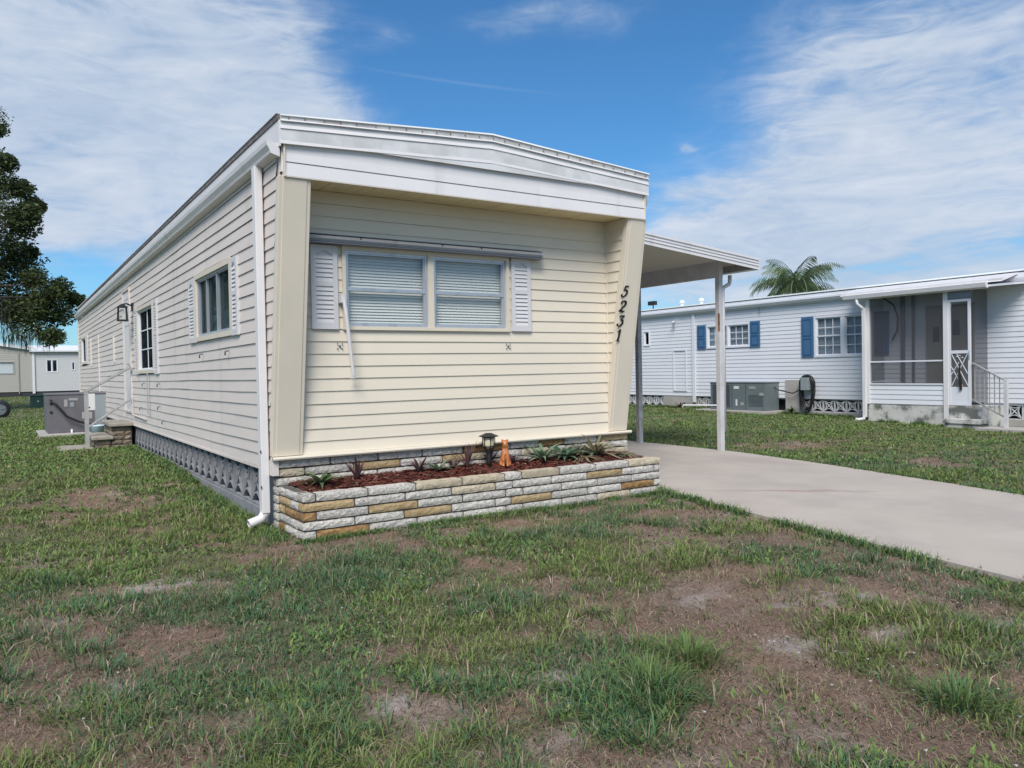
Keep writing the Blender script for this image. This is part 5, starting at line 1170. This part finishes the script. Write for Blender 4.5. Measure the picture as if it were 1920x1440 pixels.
# tufts near the camera: clumps of blades leaning outward
tx, ty, tr = wedge(56000, 2.0, 26, 1.55, 101)
tb = bare(tx, ty); rg = np.random.default_rng(55); kp = keep(tx, ty) & (rg.random(len(tx)) < (1 - tb) ** 1.2 * .92 + .085)
tx, ty, tr, tb = tx[kp], ty[kp], tr[kp], tb[kp]
nper = 13; x = np.repeat(tx, nper); y = np.repeat(ty, nper); r = np.repeat(tr, nper); n = len(x)
sp_ = (.020 + .014 * np.repeat(rg.random(len(tx)), nper)) * (1 + r * .12); ox, oy = rg.normal(size=n) * sp_, rg.normal(size=n) * sp_
az_ = np.arctan2(oy, ox) + rg.normal(size=n) * .5; hgt = np.repeat(np.clip(rg.lognormal(0, .38, len(tx)), .5, 2.3), nper) * (.026 + .045 * np.repeat(fbm(tx, ty, .6, 61) ** 1.5 * 1.6, nper)) * rg.uniform(.45, 1.25, n) * (1 - .3 * sstep(6, 14, r)); lean = np.abs(rg.normal(size=n)) * .5 + .45
wdt = .0033 * (1 + .14 * r) * rg.uniform(.6, 1.3, n)
yel = np.repeat(fbm(tx, ty, .8, 71, 3), nper); yl = (yel + .22 * sstep(-1.2, .5, y) + rg.normal(size=n) * .06) > .55
cl = np.where(yl[:, None], pick(rg, n, GY), pick(rg, n, GB, [.34, .3, .24, .12])); dry = rg.random(n) < .13 + .28 * np.repeat(tb, nper); cl = np.where(dry[:, None], pick(rg, n, DRY), cl)
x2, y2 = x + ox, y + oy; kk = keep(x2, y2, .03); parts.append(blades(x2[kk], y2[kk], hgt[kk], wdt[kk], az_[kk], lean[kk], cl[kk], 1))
# distant turf
x, y, r = wedge(270000, 8, 75, 1.2, 102); rg = np.random.default_rng(56); kp = keep(x, y) & (rg.random(len(x)) < 1 - bare(x, y) * .8); x, y, r = x[kp], y[kp], r[kp]; n = len(x)
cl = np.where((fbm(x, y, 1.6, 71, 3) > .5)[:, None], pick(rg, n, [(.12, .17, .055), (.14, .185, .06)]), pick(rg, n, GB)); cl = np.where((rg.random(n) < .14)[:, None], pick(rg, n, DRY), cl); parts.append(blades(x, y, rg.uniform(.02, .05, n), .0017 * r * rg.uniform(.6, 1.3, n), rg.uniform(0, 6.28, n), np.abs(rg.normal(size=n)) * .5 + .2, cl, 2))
grass_obj('grass', parts, 'patchy green turf grass over the lawn')
# broad-leaved weeds: small flat leaves in mats
x, y, r = wedge(175000, 2.2, 24, 1.35, 103); rg = np.random.default_rng(57)
wmask = sstep(.50, .66, fbm(x, y, .55, 88, 3) + .18 * sstep(-1.0, .4, y) * (x < 4)) ; kp = keep(x, y) & (rg.random(len(x)) < wmask * (1 - .85 * bare(x, y))); x, y, r = x[kp], y[kp], r[kp]; n = len(x)
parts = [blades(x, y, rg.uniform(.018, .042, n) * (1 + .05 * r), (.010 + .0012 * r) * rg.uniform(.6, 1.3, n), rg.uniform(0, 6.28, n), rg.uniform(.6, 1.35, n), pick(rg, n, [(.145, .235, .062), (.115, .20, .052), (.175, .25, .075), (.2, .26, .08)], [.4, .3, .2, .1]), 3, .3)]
grass_obj('groundcover_weeds', parts, 'low bright green broad-leaved weeds in the lawn')
# dead thatch: thin strands lying flat
x, y, r = wedge(340000, 2.0, 16, 1.5, 104); rg = np.random.default_rng(58); kp = keep(x, y) & (rg.random(len(x)) < .18 + .82 * bare(x, y)); s_ = ell(x, y, SAND); kp &= rg.random(len(x)) > s_ * .8; x, y, r = x[kp], y[kp], r[kp]; n = len(x)
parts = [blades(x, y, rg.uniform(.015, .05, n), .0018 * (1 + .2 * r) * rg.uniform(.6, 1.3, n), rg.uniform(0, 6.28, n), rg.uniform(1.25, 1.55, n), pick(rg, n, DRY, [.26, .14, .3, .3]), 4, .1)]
grass_obj('thatch', parts, 'dead brown grass strands matted on bare soil')
# tall grass along the driveway edges, planter and walls
parts = []; rg = np.random.default_rng(59)
def edge(P, n, spread, hh, seed):
    P = np.array(P, float); seg = np.linalg.norm(np.diff(P, axis=0), axis=1); cum = np.concatenate([[0], np.cumsum(seg)]); t = rg.random(n) * cum[-1]
    x = np.interp(t, cum, P[:, 0]); y = np.interp(t, cum, P[:, 1]); m_ = fbm(x * 1.0, y, .35, seed) > .42; x = x[m_] ; y = y[m_]; k = len(x)
    x = x + rg.normal(size=k) * spread; y = y + rg.normal(size=k) * spread; r = np.hypot(x - CX, y - CY); return blades(x, y, hh * rg.uniform(.4, 1.2, k), .004 * (1 + .14 * r), rg.uniform(0, 6.28, k), np.abs(rg.normal(size=k)) * .5 + .3, np.where((rg.random(k) < .35)[:, None], pick(rg, k, GY), pick(rg, k, GB)), seed)
parts.append(edge([(p[0] - .05, p[1]) for p in NEAR[2:]], 9000, .035, .09, 7)); parts.append(edge([(p[0] + .05, p[1]) for p in FAR[1:]], 7000, .04, .08, 8)); parts.append(edge([(-.03, -.66), (3.62, -.68)], 5000, .03, .055, 9)); parts.append(edge([(-.08, -.5), (-.08, 7.5)], 7000, .04, .07, 10)); parts.append(edge([(14.3, -3), (14.3, .7)], 1200, .04, .12, 12)); parts.append(edge([(14.3, 3.8), (14.3, 12.5)], 4000, .04, .1, 12)); parts.append(edge([(13.74, 2.05), (13.74, 3.7)], 700, .04, .1, 13))
grass_obj('edge_grass', parts, 'ragged longer grass along the driveway and planter edges')
# pale specks (fallen petals and shell grit)
x, y, r = wedge(1500, 2.4, 9, 1.2, 105); kp = keep(x, y) & (np.random.default_rng(3).random(len(x)) < sstep(.5, .7, fbm(x, y, .7, 33))); x, y = x[kp], y[kp]; n = len(x); z = gz(x, y) + .02; s_ = .005; P = np.stack([x, y, z], -1)
V = np.stack([P + [-s_, -s_, 0], P + [s_, -s_, .003], P + [s_, s_, 0], P + [-s_, s_, .004]], 1).reshape(-1, 3); tag(cmesh('petals', V, [np.arange(n * 4).reshape(-1, 4)], np.full((n * 4, 3), .6), 'grassm'), 'tiny pale petals and grit scattered in the grass', kind='stuff')
# individually visible big clumps
def clump(label, x, y, n, h, sp, cols, seed):
    rg = np.random.default_rng(seed); ox, oy = rg.normal(size=n) * sp, rg.normal(size=n) * sp; az_ = np.arctan2(oy, ox) + rg.normal(size=n) * .4
    v, q, t, c = blades(x + ox, y + oy, h * rg.uniform(.45, 1.15, n), np.full(n, .0055), az_, np.clip(np.hypot(ox, oy) / sp * .5 + rg.normal(size=n) * .25, 0, 1.2) + .15, pick(rg, n, cols), seed)
    tag(cmesh('grass_clump', v, [q, t], c, 'grassm'), label, 'grass clump', 'big grass clumps in the front lawn')
BR = [(.13, .20, .065), (.15, .22, .07), (.11, .17, .06)]
clump('bright green grass clump, lower of the two beside the brown patch in the middle foreground', .235, -4.0, 330, .15, .07, BR, 201)
clump('bright green grass clump, upper of the two beside the brown patch in the middle foreground', .56, -3.88, 360, .13, .085, BR, 202)
clump('grass clump alone on brown soil near the lower right corner', 1.02, -4.72, 330, .12, .07, GB + BR, 203)
